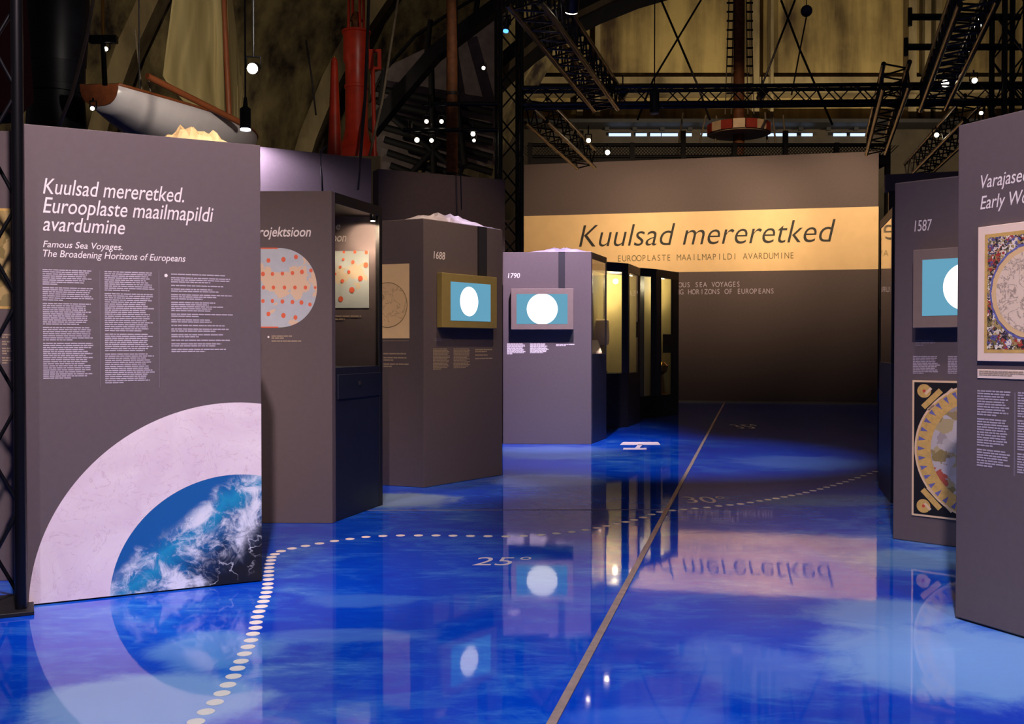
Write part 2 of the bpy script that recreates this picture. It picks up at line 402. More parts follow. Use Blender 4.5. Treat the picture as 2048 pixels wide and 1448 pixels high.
# ------------------------------------------------------------------ floor
t = NT('ocean_floor')
n1 = t.noise(.55, 7, .6, None, .6); n2 = t.noise(2.4, 8, .66, t.mapped((1, 1.6, 1), rot=(0, 0, .25)), .8); n3 = t.noise(9, 7, .72, t.mapped((.55, 2.0, 1), rot=(0, 0, -.12)), .6)
s = t.math('ADD', t.math('ADD', t.math('MULTIPLY', n1, .42), t.math('MULTIPLY', n2, .36)), t.math('MULTIPLY', n3, .22))
base = t.ramp(s, [(.40, lin((0, 58, 200))), (.49, lin((2, 72, 208))), (.56, lin((44, 106, 216))), (.64, lin((108, 156, 228)))])
pert = t.math('MULTIPLY', t.math('SUBTRACT', t.noise(3.2, 7, .65, None, .5), .5), 1.1)
def shoal_light(cx, cy, rx, ry, rot, colr, amt, soft=.35):  # pale patch in the floor colour: printed shallows and painted pools of light
    global base
    m = t.n('ShaderNodeMapping', vector_type='TEXTURE'); t.l(t.co(), m.inputs['Vector'])
    m.inputs['Location'].default_value = (cx, cy, 0); m.inputs['Rotation'].default_value = (0, 0, rot); m.inputs['Scale'].default_value = (rx, ry, 1)
    ln = t.n('ShaderNodeVectorMath', operation='LENGTH'); t.l(m.outputs[0], ln.inputs[0])
    d = t.math('ADD', ln.outputs['Value'], pert)
    f = t.math('MULTIPLY', t.math('SUBTRACT', 1, t.smooth(d, 1-soft, 1+soft*.4)), amt)
    base = t.mix(f, base, lin(colr))
LT = (122, 166, 226)
def shoal_light_px(x, y, rpx, rpy, colr=LT, amt=.8, rot=0, soft=.35):
    c = G(x, y); rx = (G(x+rpx, y)-c).length; ry = (G(x, y-rpy)-G(x, y+rpy)).length/2
    shoal_light(c.x, c.y, rx, ry, rot, colr, amt, soft)
shoal_light_px(1940, 1320, 330, 80, amt=.8); shoal_light_px(1780, 1225, 180, 30, amt=.7); shoal_light_px(1500, 1330, 150, 60, (80, 124, 226), .7)  # second patch is a sharp pool of light painted into the floor
shoal_light_px(300, 1400, 260, 60, (150, 186, 236), .85); shoal_light_px(430, 1300, 130, 40, (110, 160, 226), .7); shoal_light_px(1880, 1120, 180, 20, (120, 170, 214), .6)
shoal_light_px(700, 1270, 200, 14, (96, 140, 226), .5); shoal_light_px(720, 1200, 120, 14, (76, 130, 220), .55); shoal_light_px(1090, 960, 130, 14, (120, 150, 220), .6)
shoal_light_px(1110, 905, 160, 14, (120, 160, 230), .55); shoal_light_px(1620, 925, 150, 14, (110, 150, 230), .5); shoal_light_px(1660, 1000, 160, 12, (110, 150, 190), .5)
shoal_light_px(800, 1000, 120, 16, (150, 176, 190), .7); shoal_light_px(1300, 1440, 180, 30, (60, 110, 230), .6)
t.color(base); t.bump(t.noise(7, 3), .008, .02)
M['floor'] = t.set(.04, spec=.5, IOR=1.5)
floor = tag(box('floor', (-40, -8, -.2), (45, 46, 0), 'floor'), kind='structure', label='glossy blue floor printed like an ocean chart')

# route of round dots set into the floor, brass-coloured joint strip, latitude line and figures
path = [(392,1444),(412,1424),(430,1405),(444,1387),(456,1370),(467,1353),(475,1337),(482,1323),(489,1308),(496,1294),(502,1281),(506,1268),(511,1256),(512,1245),(515,1234),(518,1223),(523,1213),(527,1203),(530,1194),(533,1185),(535,1176),(536,1168),(537,1159),(537,1151),(538,1143),(538,1135.5),(539,1128),(542,1121),(543,1114.5),(550,1108.5),(562,1102.5),(584,1097),(611,1092),(639,1087),(669,1082),(700,1078),(732,1074),(766,1072),(801,1071),(837,1071),(872,1071),(906,1071.5),(941,1072),(976,1072.5),(1012,1073),(1047,1072),(1082,1070),(1113,1067),(1143,1064),(1171,1060),(1194,1056),(1214,1052),(1233,1048),(1251,1044),(1268,1040),(1286,1035),(1303,1029),(1320,1024),(1345,1021),(1367,1019),(1390,1017),(1414,1015),(1437,1012),(1460,1010),(1481,1008),(1500,1005),(1519,1002),(1536,999.5),(1552,997),(1568,994),(1583,991),(1598,988),(1612,985),(1626,981.5),(1640,978),(1653,974.5),(1666,971),(1679,967),(1691,963.5),(1703,959.5),(1715,955.5),(1727,951.5),(1739,947),(1750,943)]
dm = pyd(*prism_vf([(.029*math.cos(2*math.pi*i/20), .029*math.sin(2*math.pi*i/20)) for i in range(20)], 0, .0015), 'route_dot'); dm.materials.append(M['dot_white'])
for q in path: link('route_dot', dm, None, floor, G(*q))
a, b = G(1104, 1448), G(1450, 803.5); d = (b-a).normalized(); a -= d*2.6; nrm = Vector((-d.y, d.x, 0))
o = prism('joint_strip', [a+nrm*.016, a-nrm*.016, b-nrm*.016, b+nrm*.016], 0, .007, 'strip_metal', floor, .002)
a, b = G(700, 1021), G(1320, 1020); prism('latitude_line', [(a.x, a.y), (b.x, b.y), (b.x, b.y+.02), (a.x, a.y+.02)], 0, .001, 'rule_print', floor)
def floor_text(body, lx, ly, rx, ry, ty, name, sh=.0):
    p, q, r = G(lx, ly), G(rx, ry), G(lx, ty)
    vs, fs = text_mesh(body, sh); x0 = min(v.x for v in vs); x1 = max(v.x for v in vs); y0 = min(v.y for v in vs); y1 = max(v.y for v in vs)
    V = [(p.x+(v.x-x0)/(x1-x0)*(q.x-p.x), p.y+(v.x-x0)/(x1-x0)*(q.y-p.y)+(v.y-y0)/(y1-y0)*(r.y-p.y), .0012) for v in vs]
    return mesh(name, V, fs, 'floor_mark', floor, fix=False)
floor_text('25°', 944, 1131, 1064, 1131, 1114, 'latitude_figure', .2)
floor_text('30°', 1375, 1006, 1464, 1006, 993, 'latitude_figure')
floor_text('35°', 1478, 857, 1532, 857, 849, 'latitude_figure')
for qd in (((1240, 890), (1321, 890), (1316, 884), (1246, 884)), ((1270, 896), (1279, 896), (1286, 889), (1276, 889)), ((1246, 899.5), (1293, 899.5), (1293, 896), (1247, 896))):
    mesh('route_mark', [G(*p)+Vector((0, 0, .0012)) for p in qd], [(0, 1, 2, 3)], 'floor_mark', floor, fix=False)

# ------------------------------------------------------------------ hall shell
bw = tag(box('wall_back', (-30, 42, 0), (45, 43.2, 26), 'concrete'), kind='structure', label='stained concrete end wall of the hall')
def bwx(px): return P(px, 100, 42).x
def bwz(py): return P(1024, py, 42).z
for px0, px1 in ((1188, 1198), (1152, 1164), (1498, 1512), (1534, 1540), (1806, 1822), (1838, 1850), (1860, 1872)):
    box('pilaster', (bwx(px0), 41.4, 0), (bwx(px1), 42, 26), 'concrete_rib', bw)
for y0, y1, dep in ((160, 176, .5), (184, 196, .9), (252, 258, 1.3)):
    box('ledge', (-2, 42-dep, bwz(y1)), (45, 42, bwz(y0)), 'concrete_rib', bw)
plain('lower_wall', (58, 48, 36), .9, var=.3, scale=1.2)
box('lower_wall', (-2, 41.3, 0), (45, 42, bwz(255)), 'lower_wall', bw)
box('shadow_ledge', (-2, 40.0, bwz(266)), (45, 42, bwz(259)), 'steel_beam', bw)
wn = tag(thing('window_1', 'slit of daylight windows under the concrete ledge', 'window', (0, 41.0, 0)), kind='structure')
for x0, x1 in ((1218, 1262), (1272, 1294), (1301, 1322), (1324, 1356), (1360, 1384), (1402, 1430), (1520, 1594), (1604, 1626), (1668, 1694), (1702, 1742)):
    a = P(x0, 271.5, 40.9); b = P(x1, 266, 40.9); box('pane', (a.x, -.05, a.z), (b.x, 0, b.z), 'slot_daylight', wn)
for k in range(11):
    x = bwx(1205+k*54); box('mullion', (x, -.12, bwz(272)), (x+.18, .02, bwz(264)), 'steel_beam', wn)

# vaulted shell on the left, with ribs
def sweep_arch(name, pts, wv, mat, parent=None):
    """beam of square-ish section along 3-D points, wv=(half depth in Y, half height)"""
    V, Fc = [], []
    for i, p in enumerate(pts):
        d = (pts[min(i+1, len(pts)-1)]-pts[max(i-1, 0)]).normalized(); up = Vector((0, 1, 0)).cross(d).normalized()
        for sy, sz in ((-1, -1), (1, -1), (1, 1), (-1, 1)): V.append(p+Vector((0, sy*wv[0], 0))+up*sz*wv[1])
    n = len(pts)
    for i in range(n-1):
        for k in range(4): j = (k+1) % 4; Fc.append((i*4+k, i*4+j, i*4+4+j, i*4+4+k))
    Fc += [(0, 1, 2, 3), (n*4-4, n*4-3, n*4-2, n*4-1)]
    return mesh(name, V, Fc, mat, parent)
V, Fc = [], []; NA, NB = 22, 14
for i in range(NA):
    for k in range(NB):
        fx = i/(NA-1); fa = k/(NB-1)*math.radians(100); R = 15
        x = -24+24*fx; y = 24+14*fx
        V.append((x-2+R*(1-math.cos(fa))*.75, y+2-R*(1-math.cos(fa))*.35, R*1.1*math.sin(fa)))
for i in range(NA-1):
    for k in range(NB-1): Fc.append((i*NB+k, (i+1)*NB+k, (i+1)*NB+k+1, i*NB+k+1))
wl = tag(mesh('wall_left', V, Fc, 'concrete_shell', None, smooth=True), kind='structure', label='curved concrete shell of the hall')
for i in range(0, NA, 5):
    sweep_arch('shell_rib', [Vector(V[i*NB+k])+Vector((.25, -.4, 0)) for k in range(NB)], (.35, .3), 'concrete_rib', wl)
# big arch at the opening between the vaults
ar = tag(thing('arch_rib', 'broad concrete arch curving up over the hall', 'arch', (0, 0, 0)), kind='structure')
ap = [P(x, y, 31) for x, y in ((828, 352), (868, 300), (910, 250), (960, 192), (1010, 140), (1065, 92), (1130, 46), (1200, 12), (1280, -20), (1400, -55))]
sweep_arch('arch_soffit', ap, (.9, .28), 'steel_beam', ar)
sweep_arch('arch_edge', [p+Vector((.1, -1.0, -.22)) for p in ap], (.12, .09), 'concrete_rib', ar)
# sloping roof sheets under the stair
rf = tag(mesh('ceiling', [P(740, 150, 29.5), P(1010, 20, 29.5), P(990, 330, 30), P(745, 360, 30)], [(0, 1, 2, 3)], 'roof_sheet'), kind='structure', label='dark sheet roof slope beneath the stair')
m = rf.modifiers.new('thick', 'SOLIDIFY'); m.thickness = .12; m.offset = -1
for k in range(7):
    a = P(745+k*6, 215+k*26-40, 29.2); b = P(985, 245+k*30-20, 29.2); rod('purlin', a, b, .11, 'purlin', rf, 6)
for (x0, y0, x1, y1) in ((778, 230, 900, 330), (862, 120, 868, 350), (900, 90, 930, 330), (820, 350, 880, 285)):
    rod('purlin', P(x0, y0, 29), P(x1, y1, 29), .1, 'purlin', rf, 6)
# roof vault over the far half of the hall
V, Fc = [], []
for i in range(2):
    for k in range(13):
        a = math.pi*k/12; V.append((8-34*math.cos(a), 20+i*24, 13+9*math.sin(a)))
for k in range(12): Fc.append((k, k+1, 13+k+1, 13+k))
tag(mesh('ceiling', V, Fc, 'concrete_shell', None, smooth=True), kind='structure', label='dim concrete vault over the hall')

# ------------------------------------------------------------------ trusses
def truss(name, label, p0, p1, size, cr, br, step, group='black lattice trusses', mat='truss_black', ref=(0, 0, 1), cat='truss', size2=None, roll=0, base=False):
    p0, p1 = Vector(p0), Vector(p1); d = (p1-p0); L = d.length; d.normalize()
    side = d.cross(Vector(ref)); side.normalize(); up = side.cross(d).normalized()
    if roll: q = Matrix.Rotation(roll, 3, d); side = q @ side; up = q @ up
    root = thing(name, label, cat, p0, 0, group); h1, h2 = size/2, (size2 or size)/2
    cs = [side*a*h1+up*b*h2 for a, b in ((-1, -1), (1, -1), (1, 1), (-1, 1))]
    for c in cs: rod('chord', c, c+d*L, cr, mat, root, 12)
    n = max(2, int(round(L/step)))
    for k in range(4):
        a, b = cs[k], cs[(k+1) % 4]
        for i in range(n):
            s0, s1 = (a, b) if (i+k) % 2 else (b, a); rod('brace', s0+d*L*i/n, s1+d*L*(i+1)/n, br, mat, root, 6)
    return root
tw = truss('truss_tower', 'black truss tower standing beside the large title panel', (-2.37, 4.544, .012), (-2.37, 4.544, 4.2), .235, .0255, .0095, .49, ref=(0, 1, 0), roll=.455)
bp = box('base_plate', (-.17, -.19, -.012), (.17, .19, .008), 'case_black', tw, .004); bp.rotation_euler = (0, 0, .455)
TY = 13.5; TZ = P(1024, 193, TY).z
xa, xb = P(1018, 300, TY).x, P(2008, 300, TY).x
truss('truss_tower', 'black truss tower rising behind the violet 1790 case', (xa, TY+.1, 0), (xa, TY+.1, 6.4), .29, .033, .012, .33, ref=(0, 1, 0), roll=.18)
truss('truss_tower', 'black truss tower rising behind the map panel with the early map title', (xb, TY-.1, 0), (xb, TY-.1, 6.4), .29, .036, .012, .33, ref=(0, 1, 0), roll=.1)
truss('truss_beam', 'long horizontal black truss spanning above the title wall', (xa+.18, TY, TZ-.02), (xb+1.5, TY, TZ+.05), .22, .027, .009, .21)
def zat(px, py, z=None):
    """point on the truss level at this pixel"""
    r = ray(px, py); tt = ((z or TZ)-H)/r.z; return Vector((r.x*tt, r.y*tt, z or TZ))
truss('truss_beam', 'heavy black truss slanting down from the tower top, crowded with clamps', zat(1048, -30), zat(1212, 196), .32, .03, .012, .16)
truss('truss_beam', 'black truss with tubes painted in a lit tone behind the slanting crowded truss', zat(1072, 222), zat(1172, 318), .32, .03, .012, .3, mat='truss_lit_tone')
truss('truss_beam', 'heavy black truss slanting up beside the tower on the far aisle side', zat(1958, -30), zat(1866, 196), .32, .03, .012, .16)
truss('truss_beam', 'black truss with tubes painted in a lit tone dipping behind the 1587 panel', zat(1956, 214), zat(1828, 345), .34, .03, .012, .3, mat='truss_lit_tone')
truss('truss_beam', 'short black truss crossing the long beam near its middle bay', zat(1793, 150), zat(1752, 290), .30, .03, .012, .3, mat='truss_lit_tone')
for (x0, x1, y, Y) in ((1820, 2040, 34, 13.5), (1812, 2040, 94, 13.5)):
    p, q = P(x0, y, Y), P(x1, y, Y); o = thing('steel_pipe', 'dark steel pipe level with the %s of the tower' % ('top lamp' if y < 50 else 'middle'), 'pipe', p, 0, 'dark pipes by the far truss')
    rod('pipe_run', (0, 0, 0), q-p, .045, 'truss_black', o); rod('end_stub', (0, 0, -.12), (0, 0, .12), .03, 'truss_black', o)
for (x0, x1, y, Y, nm) in ((845, 1002, 208, 13.6, 'upper thin lamp bar beside the rusty mast'), (806, 1002, 260, 13.6, 'lower thin lamp bar beside the rusty mast')):
    p, q = P(x0, y, Y), P(x1, y, Y); o = thing('lamp_bar', nm, 'bar', p, 0, 'lamp bars')
    rod('bar_tube', (0, 0, 0), q-p, .03, 'truss_black', o); rod('clamp', (.1, 0, -.05), (.1, 0, .12), .03, 'truss_lit_tone', o)

# ------------------------------------------------------------------ exhibition panels and cases
def slab(name, root, pl, u0, u1, z0, z1, d0, d1, mat, bev=.003):
    """box in panel space: depth d0..d1 measured back from the face"""
    return box(name, (u0, d0, z0), (u1, d1, z1), mat, root, bev)
def top_of(pl, x, y): return pl.uv(x, y)[1]

# --- title panel on the left
pl = Plane2(G(55, 1213), G(524, 1163)); Ht = (top_of(pl, 52, 246)+top_of(pl, 523, 292))/2
tp = thing('title_panel', 'tall violet-grey panel titled Kuulsad mereretked with a pale printed disc', 'display panel', (*pl.a, 0), pl.rz)
slab('board', tp, pl, 0, pl.w, .006, Ht, 0, .22, 'panel_paint'); slab('plinth', tp, pl, .01, pl.w-.01, 0, .006, .01, .21, 'case_black', 0)
title(pl, tp, 'title_lettering', 'Kuulsad mereretked.', (86, 387), (368, 399), (87, 356), bold=.003)
title(pl, tp, 'title_lettering', 'Eurooplaste maailmapildi', (86, 425), (427, 438), (87, 394), bold=.003)
title(pl, tp, 'title_lettering', 'avardumine', (86, 461), (250, 468), (87, 432), bold=.003)
title(pl, tp, 'subtitle_lettering', 'Famous Sea Voyages.', (86, 494), (245, 499), (87, 481), bold=.006)
title(pl, tp, 'subtitle_lettering', 'The Broadening Horizons of Europeans', (86, 513), (371, 524), (87, 499), bold=.006)
copy_block(pl, tp, 'text_column', 85, 538, 188, 767, 4.1, paras=[8, 7, 11, 7, 18], seed=3)
copy_block(pl, tp, 'text_column', 209, 542, 309, 778, 4.1, paras=[10, 19, 9, 15], seed=4)
copy_block(pl, tp, 'text_column', 342, 547, 466, 735, 4.1, paras=[1, 3, 1, 2, 3, 5, 2, 2, 1, 2, 2, 1, 2, 2], seed=5, ragged=.4)
for x in (200, 318): quad(pl, tp, 'column_rule', x-.8, 541, x+.8, 775, 'rule_print', .0012)
u, v = pl.uv(332, 551); disc('house_icon', tp, u, v, .009, .009, 'white_print', .0012, seg=5)
cu, cv = pl.uv(470, 1176); top = pl.uv(470, 805)[1]; r1 = top-cv; lf = cu-pl.uv(57, 1190)[0]
disc('print_disc', tp, cu, cv, lf, r1, 'print_parchment', .0012, (0.002, pl.w-.001, .008, Ht), seg=160)
r2 = pl.uv(470, 949)[1]-cv; l2 = cu-pl.uv(219, 1160)[0]
ocean = disc('ocean_disc', tp, cu, cv, l2, r2, 'print_ocean', .002, (0.002, pl.w-.001, .008, Ht), seg=140)
for vtx in ocean.data.vertices: vtx.co.x -= cu; vtx.co.z -= cv
ocean.location = (cu, 0, cv)

# --- panel at the far left edge, behind the tower
pl = Plane2((-3.5, 5.02), (-2.40, 5.12)); Hm = top_of(pl, 12, 262)
mp = thing('map_stand', 'dark panel with an old greenish map half hidden behind the truss tower', 'display panel', (*pl.a, 0), pl.rz)
slab('board', mp, pl, 0, pl.w, 0, Hm, 0, .2, 'panel_paint'); quad(pl, mp, 'map_print', -140, 415, 22.5, 617, 'map_gold', .001)
quad(pl, mp, 'map_sheet', -136, 420, 20.5, 612, 'map_olive', .0016)
copy_block(pl, mp, 'caption', 4, 668, 24, 730, 5, paras=[2, 2, 3, 3], seed=8, mat='tan_print')

# --- case with the projection maps
pl = Plane2(G(350, 1046), G(665, 1046.5)); ztop = top_of(pl, 600, 382)
cs = thing('map_case', 'tall grey vitrine with dotted world maps under the word projektsioon', 'display case', (*pl.a, 0), pl.rz)
C = pl.loc(G(765, 1010)); W = pl.w; k = (C[0]-W)/C[1]
zs = P(757, 731, G(765, 1010).y).z
def par(u0, u1, d0, d1): return [(u0+k*d0, d0), (u1+k*d0, d0), (u1+k*d1, d1), (u0+k*d1, d1)]
prism('front_panel', par(0, W, 0, .05), 0, ztop, 'panel_paint', cs, .003)
bs = prism('base_cabinet', par(.02, W-.002, .05, C[1]), 0, zs, 'case_dark', cs, .003)
prism('drawer_front', par(W-.004, W+.006, .08, C[1]-.03), zs-.22, zs-.05, 'case_dark', bs, .002)
sp2 = (Vector((W+k*.38, .38))); box('drawer_slot', (sp2.x+.004, sp2.y, zs-.13), (sp2.x+.02, sp2.y+.16, zs-.105), 'case_black', bs)
prism('back_panel', par(0, W, C[1]-.035, C[1]), zs, ztop-.02, 'panel_paint', cs)
prism('side_panel', par(0, .03, .05, C[1]-.035), zs, ztop-.02, 'panel_paint', cs)
prism('roof', par(0, W, .05, C[1]), ztop-.075, ztop, 'case_black', cs, .003)
prism('glass_pane', par(W-.012, W-.006, .05, C[1]-.035), zs, ztop-.075, 'glass', cs)
prism('corner_post', par(W-.03, W+.001, C[1]-.05, C[1]+.001), 0, ztop, 'case_black', cs)
# prints on the front
title(pl, cs, 'title_lettering', 'projektsioon', (505, 473), (622, 473), (505, 453.5), bold=.012)
u1, vm = pl.uv(634, 575.5); _, vt = pl.uv(560, 496); _, vb = pl.uv(560, 655); uc = pl.uv(505, 575)[0]; uk = pl.uv(556, 575)[0]; hh = (vt-vb)/2; vm = (vt+vb)/2
rt = [(uk+(u1-uk)*math.sin(a)**.92 if a > 0 else uk, vm+hh*math.cos(a)) for a in [math.pi*i/40 for i in range(41)]]
pts = rt+[(2*uc-u, v) for u, v in rt[::-1]]
mesh('map_print', [(u, -.0012, v) for u, v in pts], [tuple(range(len(pts)))[::-1]], 'map_projection', cs, fix=False)
for v0, v1 in ((vt-.006, vt+.002), (vb-.002, vb+.006)):
    mesh('map_edge', [(2*uc-uk, -.0016, v0), (uk, -.0016, v0), (uk, -.0016, v1), (2*uc-uk, -.0016, v1)], [(0, 1, 2, 3)], 'map_orange', cs, fix=False)
def dots(root, pl, lst, name='map_dot', mat='map_orange', off=.0018, dx=0):
    for x, y, r in lst:
        u, v = pl.uv(x, y); rr = r*(pl.uv(x+1, y)[0]-u); disc(name, root, u+dx, v, rr, rr*1.15, mat, off, seg=14)
dots(cs, pl, [(537, 521, 4), (567, 519, 4.5), (526, 548, 4), (545, 548, 3.5), (565, 547, 3.5), (585, 546, 3.5), (604, 544, 4), (622, 541, 3.5), (527, 575, 3.5), (547, 575, 3.5), (569, 575, 3.5), (590, 575, 3.5), (611, 575, 3.5), (630.5, 575, 2.6), (526, 602, 3.5), (545, 602, 3.5), (565, 603, 3.8), (585, 604, 3.8), (603, 605, 4), (620, 609, 3.4), (537, 628, 4), (567, 631, 4.5), (592, 514, 4), (591, 635, 4)])
copy_block(pl, cs, 'caption', 543, 671, 586, 684, 4, mat='tan_print', paras=[2], seed=11, ragged=.1); copy_block(pl, cs, 'caption', 543, 681, 615, 686, 4, mat='tan_print', paras=[1], seed=12)
u, v = pl.uv(537, 674); disc('house_icon', cs, u, v, .008, .008, 'white_print', .0012, seg=5)
# prints on the inner back wall
ib = Plane2(pl.at(k*(C[1]-.035), -(C[1]-.035)), pl.at(W+k*(C[1]-.035), -(C[1]-.035)))
inner = bpy.data.objects.new('inner_prints', None); COL.objects.link(inner); inner.parent = cs; inner.location = (k*(C[1]-.035), C[1]-.035, 0)
lettering('title_lettering', 'e', inner, *[ib.uv(x, 458)[0] for x in (671, 680)], ib.uv(671, 459)[1], ib.uv(671, 449)[1], 'white_print', shear=.22, bold=.012)
lettering('title_lettering', 'oon', inner, *[ib.uv(x, 483)[0] for x in (663, 692)], ib.uv(671, 483)[1], ib.uv(671, 471.5)[1], 'white_print', shear=.22, bold=.012)
quad(ib, inner, 'map_sheet', 600, 502, 737, 616, 'map_projection_pale', .002)
dots(inner, ib, [(687, 504, 2.5), (709, 504, 3), (732, 505, 3.4), (686, 519, 2.6), (705, 524, 3.2), (680, 534, 2.6), (697, 544, 3), (684, 562, 3.4), (670, 548, 2.2), (731, 530, 4.6), (720, 557, 4.8), (703, 580, 5.2), (681, 598, 4.8)], off=.003)
copy_block(ib, inner, 'caption', 668, 631, 723, 641, 5.5, paras=[2], mat='tan_print', seed=13, ragged=.1, off=.002)
lp = ib.uv(749, 436); lamp = thing('case_spot', 'small warm spot lamp inside the projection map vitrine', 'lamp', (*ib.at(lp[0], .10), ztop-.08), 0)
rod('can', (0, 0, -.04), (0, 0, .005), .022, 'lamp_housing', lamp); rod('lens', (0, 0, -.044), (0, 0, -.04), .018, 'lens_warm', lamp)
def spot(name, loc, aim, watts, colr, cone, blend, parent=None, soft=.06):
    ld = bpy.data.lights.new(name, 'SPOT'); ld.energy = watts; ld.color = colr; ld.spot_size = math.radians(cone); ld.spot_blend = blend; ld.shadow_soft_size = soft
    lo = bpy.data.objects.new(name, ld); COL.objects.link(lo); lo.location = loc
    lo.rotation_euler = (Vector(aim)-Vector(loc)).to_track_quat('-Z', 'Y').to_euler()
    if parent: lo.parent = parent
    return lo
spot('case_spot_light', (0, 0, -.05), (-.25, .35, -1.0), 110, WARM, 140, .8, lamp, .015)

# --- 1688 corner panel
c0 = G(848, 975.5); ca = G(700, 966.5); cb = G(1005, 950)
plL = Plane2(ca, c0); plR = Plane2(c0, cb); zt = (top_of(plL, 848, 440)+top_of(plR, 1005, 457))/2
pn = thing('map_stand', 'corner panel numbered 1688 with a parchment map and olive-framed screen', 'display panel', (c0.x, c0.y, 0), plR.rz)
lc = plR.loc(ca); wR = plR.w
prism('board', [(0, 0), (wR, 0), (wR-.1, .5), (lc[0]+.1, lc[1]+.4), (lc[0], lc[1])], 0, zt, 'panel_paint', pn, .004)
lw = bpy.data.objects.new('left_face_prints', None); COL.objects.link(lw); lw.parent = pn; lw.location = (lc[0], lc[1], 0); lw.rotation_euler = (0, 0, plL.rz-plR.rz)
quad(plL, lw, 'map_sheet', 705, 531, 819, 677, 'map_sketch_paper', .0012)
mu, mv = plL.uv(775, 610); mr = plL.uv(815, 610)[0]-mu
disc('map_sphere', lw, mu, mv, mr, mr, 'map_sketch', .0016, seg=48); disc('map_circle', lw, mu, mv, mr, mr, 'ink_olive', .002, r0=.975, seg=48)
copy_block(plL, lw, 'caption', 767, 706, 820, 733, 4.6, paras=[1, 2, 2, 1], mat='tan_print', seed=14); quad(plL, lw, 'caption_rule', 765, 681, 818, 682, 'tan_print', .0012)
title(plR, pn, 'year_lettering', '1688', (867, 517), (890, 516), (867, 502), bold=.01, shear=.1)
def screen(pl, root, fr, sc, deep, ell, fmat, capped=False):
    """fr, sc: pixel rectangles of frame and picture, ell: (cx, cy, rx, ry) in pixels"""
    po = Plane2(pl.a+pl.n*deep, pl.b+pl.n*deep)
    b = quad(po, root, 'screen_frame', *fr, fmat, 0, deep); bevel(b, .004); pl = po
    u0, v1 = pl.uv(sc[0], sc[1]); _, v0 = pl.uv(sc[0], sc[3]); u1, _ = pl.uv(sc[2], (sc[1]+sc[3])/2)
    s = mesh('picture', [(u0, -deep-.0015, v0), (u1, -deep-.0015, v0), (u1, -deep-.0015, v1), (u0, -deep-.0015, v1)], [(0, 1, 2, 3)], 'screen_blue', b, fix=False)
    cu, cv = pl.uv(ell[0], ell[1]); ru = pl.uv(ell[0]+ell[2], ell[1])[0]-cu; rv = pl.uv(ell[0], ell[1]-ell[3])[1]-cv
    disc('picture_disc', b, cu, cv, ru, rv, 'screen_white', deep+.0025, (u0, u1, v0, v1), seg=48)
    x0, z0 = pl.uv(fr[2]-7, fr[3]-6); disc('status_light', b, x0, z0, .006, .006, 'trim_pale', deep+.002, seg=8)
    return b
deep = .06
screen(plR, pn, (884, 545, 994, 655), (901, 563, 981, 641), deep, (938, 603, 18, 29.5), 'screen_frame_olive')
u0, _ = plR.uv(955, 500); u1, _ = plR.uv(971, 500); box('cable_cover', (u0, -.018, plR.uv(960, 552)[1]), (u1, 0, zt), 'strip_black', pn)
copy_block(plR, pn, 'text_column', 866, 697, 900, 740, 2.9, paras=[15], mat='tan_print', seed=15); copy_block(plR, pn, 'text_column', 907, 697, 940, 736, 2.9, paras=[14], mat='tan_print', seed=16)
copy_block(plR, pn, 'text_column', 950, 698, 988, 718, 4, paras=[2, 1, 1], mat='tan_print', seed=17); copy_block(plR, pn, 'caption', 869, 677, 904, 684, 3.2, paras=[2], mat='rule_print', seed=18)

# --- 1790 case
pl = Plane2(G(1006, 888), G(1182, 888.5)); z9 = top_of(pl, 1100, 504); W = pl.w
c9 = thing('map_case', 'violet-lit vitrine numbered 1790 with a screen showing a white circle', 'display case', (*pl.a, 0), pl.rz)
C = pl.loc(G(1213, 877)); k = (C[0]-W)/C[1]; zs = P(1200, 707, 12.8).z
prism('front_panel', par(0, W, 0, .05), 0, z9, 'panel_paint', c9, .003); prism('base_cabinet', par(.02, W-.002, .05, C[1]), 0, zs, 'case_dark', c9, .003)
prism('roof', par(0, W, .05, C[1]), z9-.08, z9, 'case_black', c9, .003)
prism('side_panel', par(0, .03, .05, C[1]), zs, z9-.08, 'panel_paint', c9)
prism('glass_pane', par(W-.012, W-.006, .05, C[1]-.04), zs, z9-.08, 'glass', c9); prism('glass_pane', par(.05, W-.03, C[1]-.02, C[1]-.014), zs, z9-.08, 'glass', c9)
prism('corner_post', par(W-.022, W, C[1]-.022, C[1]), zs, z9-.08, 'case_black', c9)
title(pl, c9, 'year_lettering', '1790', (1016, 556), (1040, 556), (1016, 546), bold=.01, shear=.12)
screen(pl, c9, (1022, 577, 1147, 659), (1033, 588, 1135, 648), .12, (1084.5, 618, 31, 31), 'screen_frame')
u0, _ = pl.uv(1117, 520); u1, _ = pl.uv(1130, 520); box('cable_cover', (u0, -.03, pl.uv(1120, 580)[1]), (u1, 0, z9), 'strip_black', c9)
copy_block(pl, c9, 'text_column', 1014, 687, 1051, 710, 2.2, paras=[10], mat='white_print', seed=19, fill=.75); copy_block(pl, c9, 'text_column', 1060, 687, 1097, 709, 2.2, paras=[9], mat='white_print', seed=20, fill=.75)
copy_block(pl, c9, 'text_column', 1112, 688, 1150, 695, 2.6, paras=[2], mat='white_print', seed=21)
q = pl.at(C[0]-.25, -.45); bk = thing('open_book', 'small lit parchment leaf lying inside the 1790 vitrine', 'book', (q.x, q.y, zs+.001), .3)
mesh('leaf', [(-.1, -.1, .02), (.14, -.1, .02), (.16, .1, .17), (-.08, .1, .17), (-.1, -.1, .0), (.14, -.1, .0), (.16, .1, .15), (-.08, .1, .15)], [(0, 1, 2, 3), (4, 5, 6, 7), (0, 1, 5, 4), (2, 3, 7, 6), (1, 2, 6, 5), (3, 0, 4, 7)], 'paper', bk)
box('stand', (-.06, -.02, 0), (.12, .1, .02), 'case_black', bk)

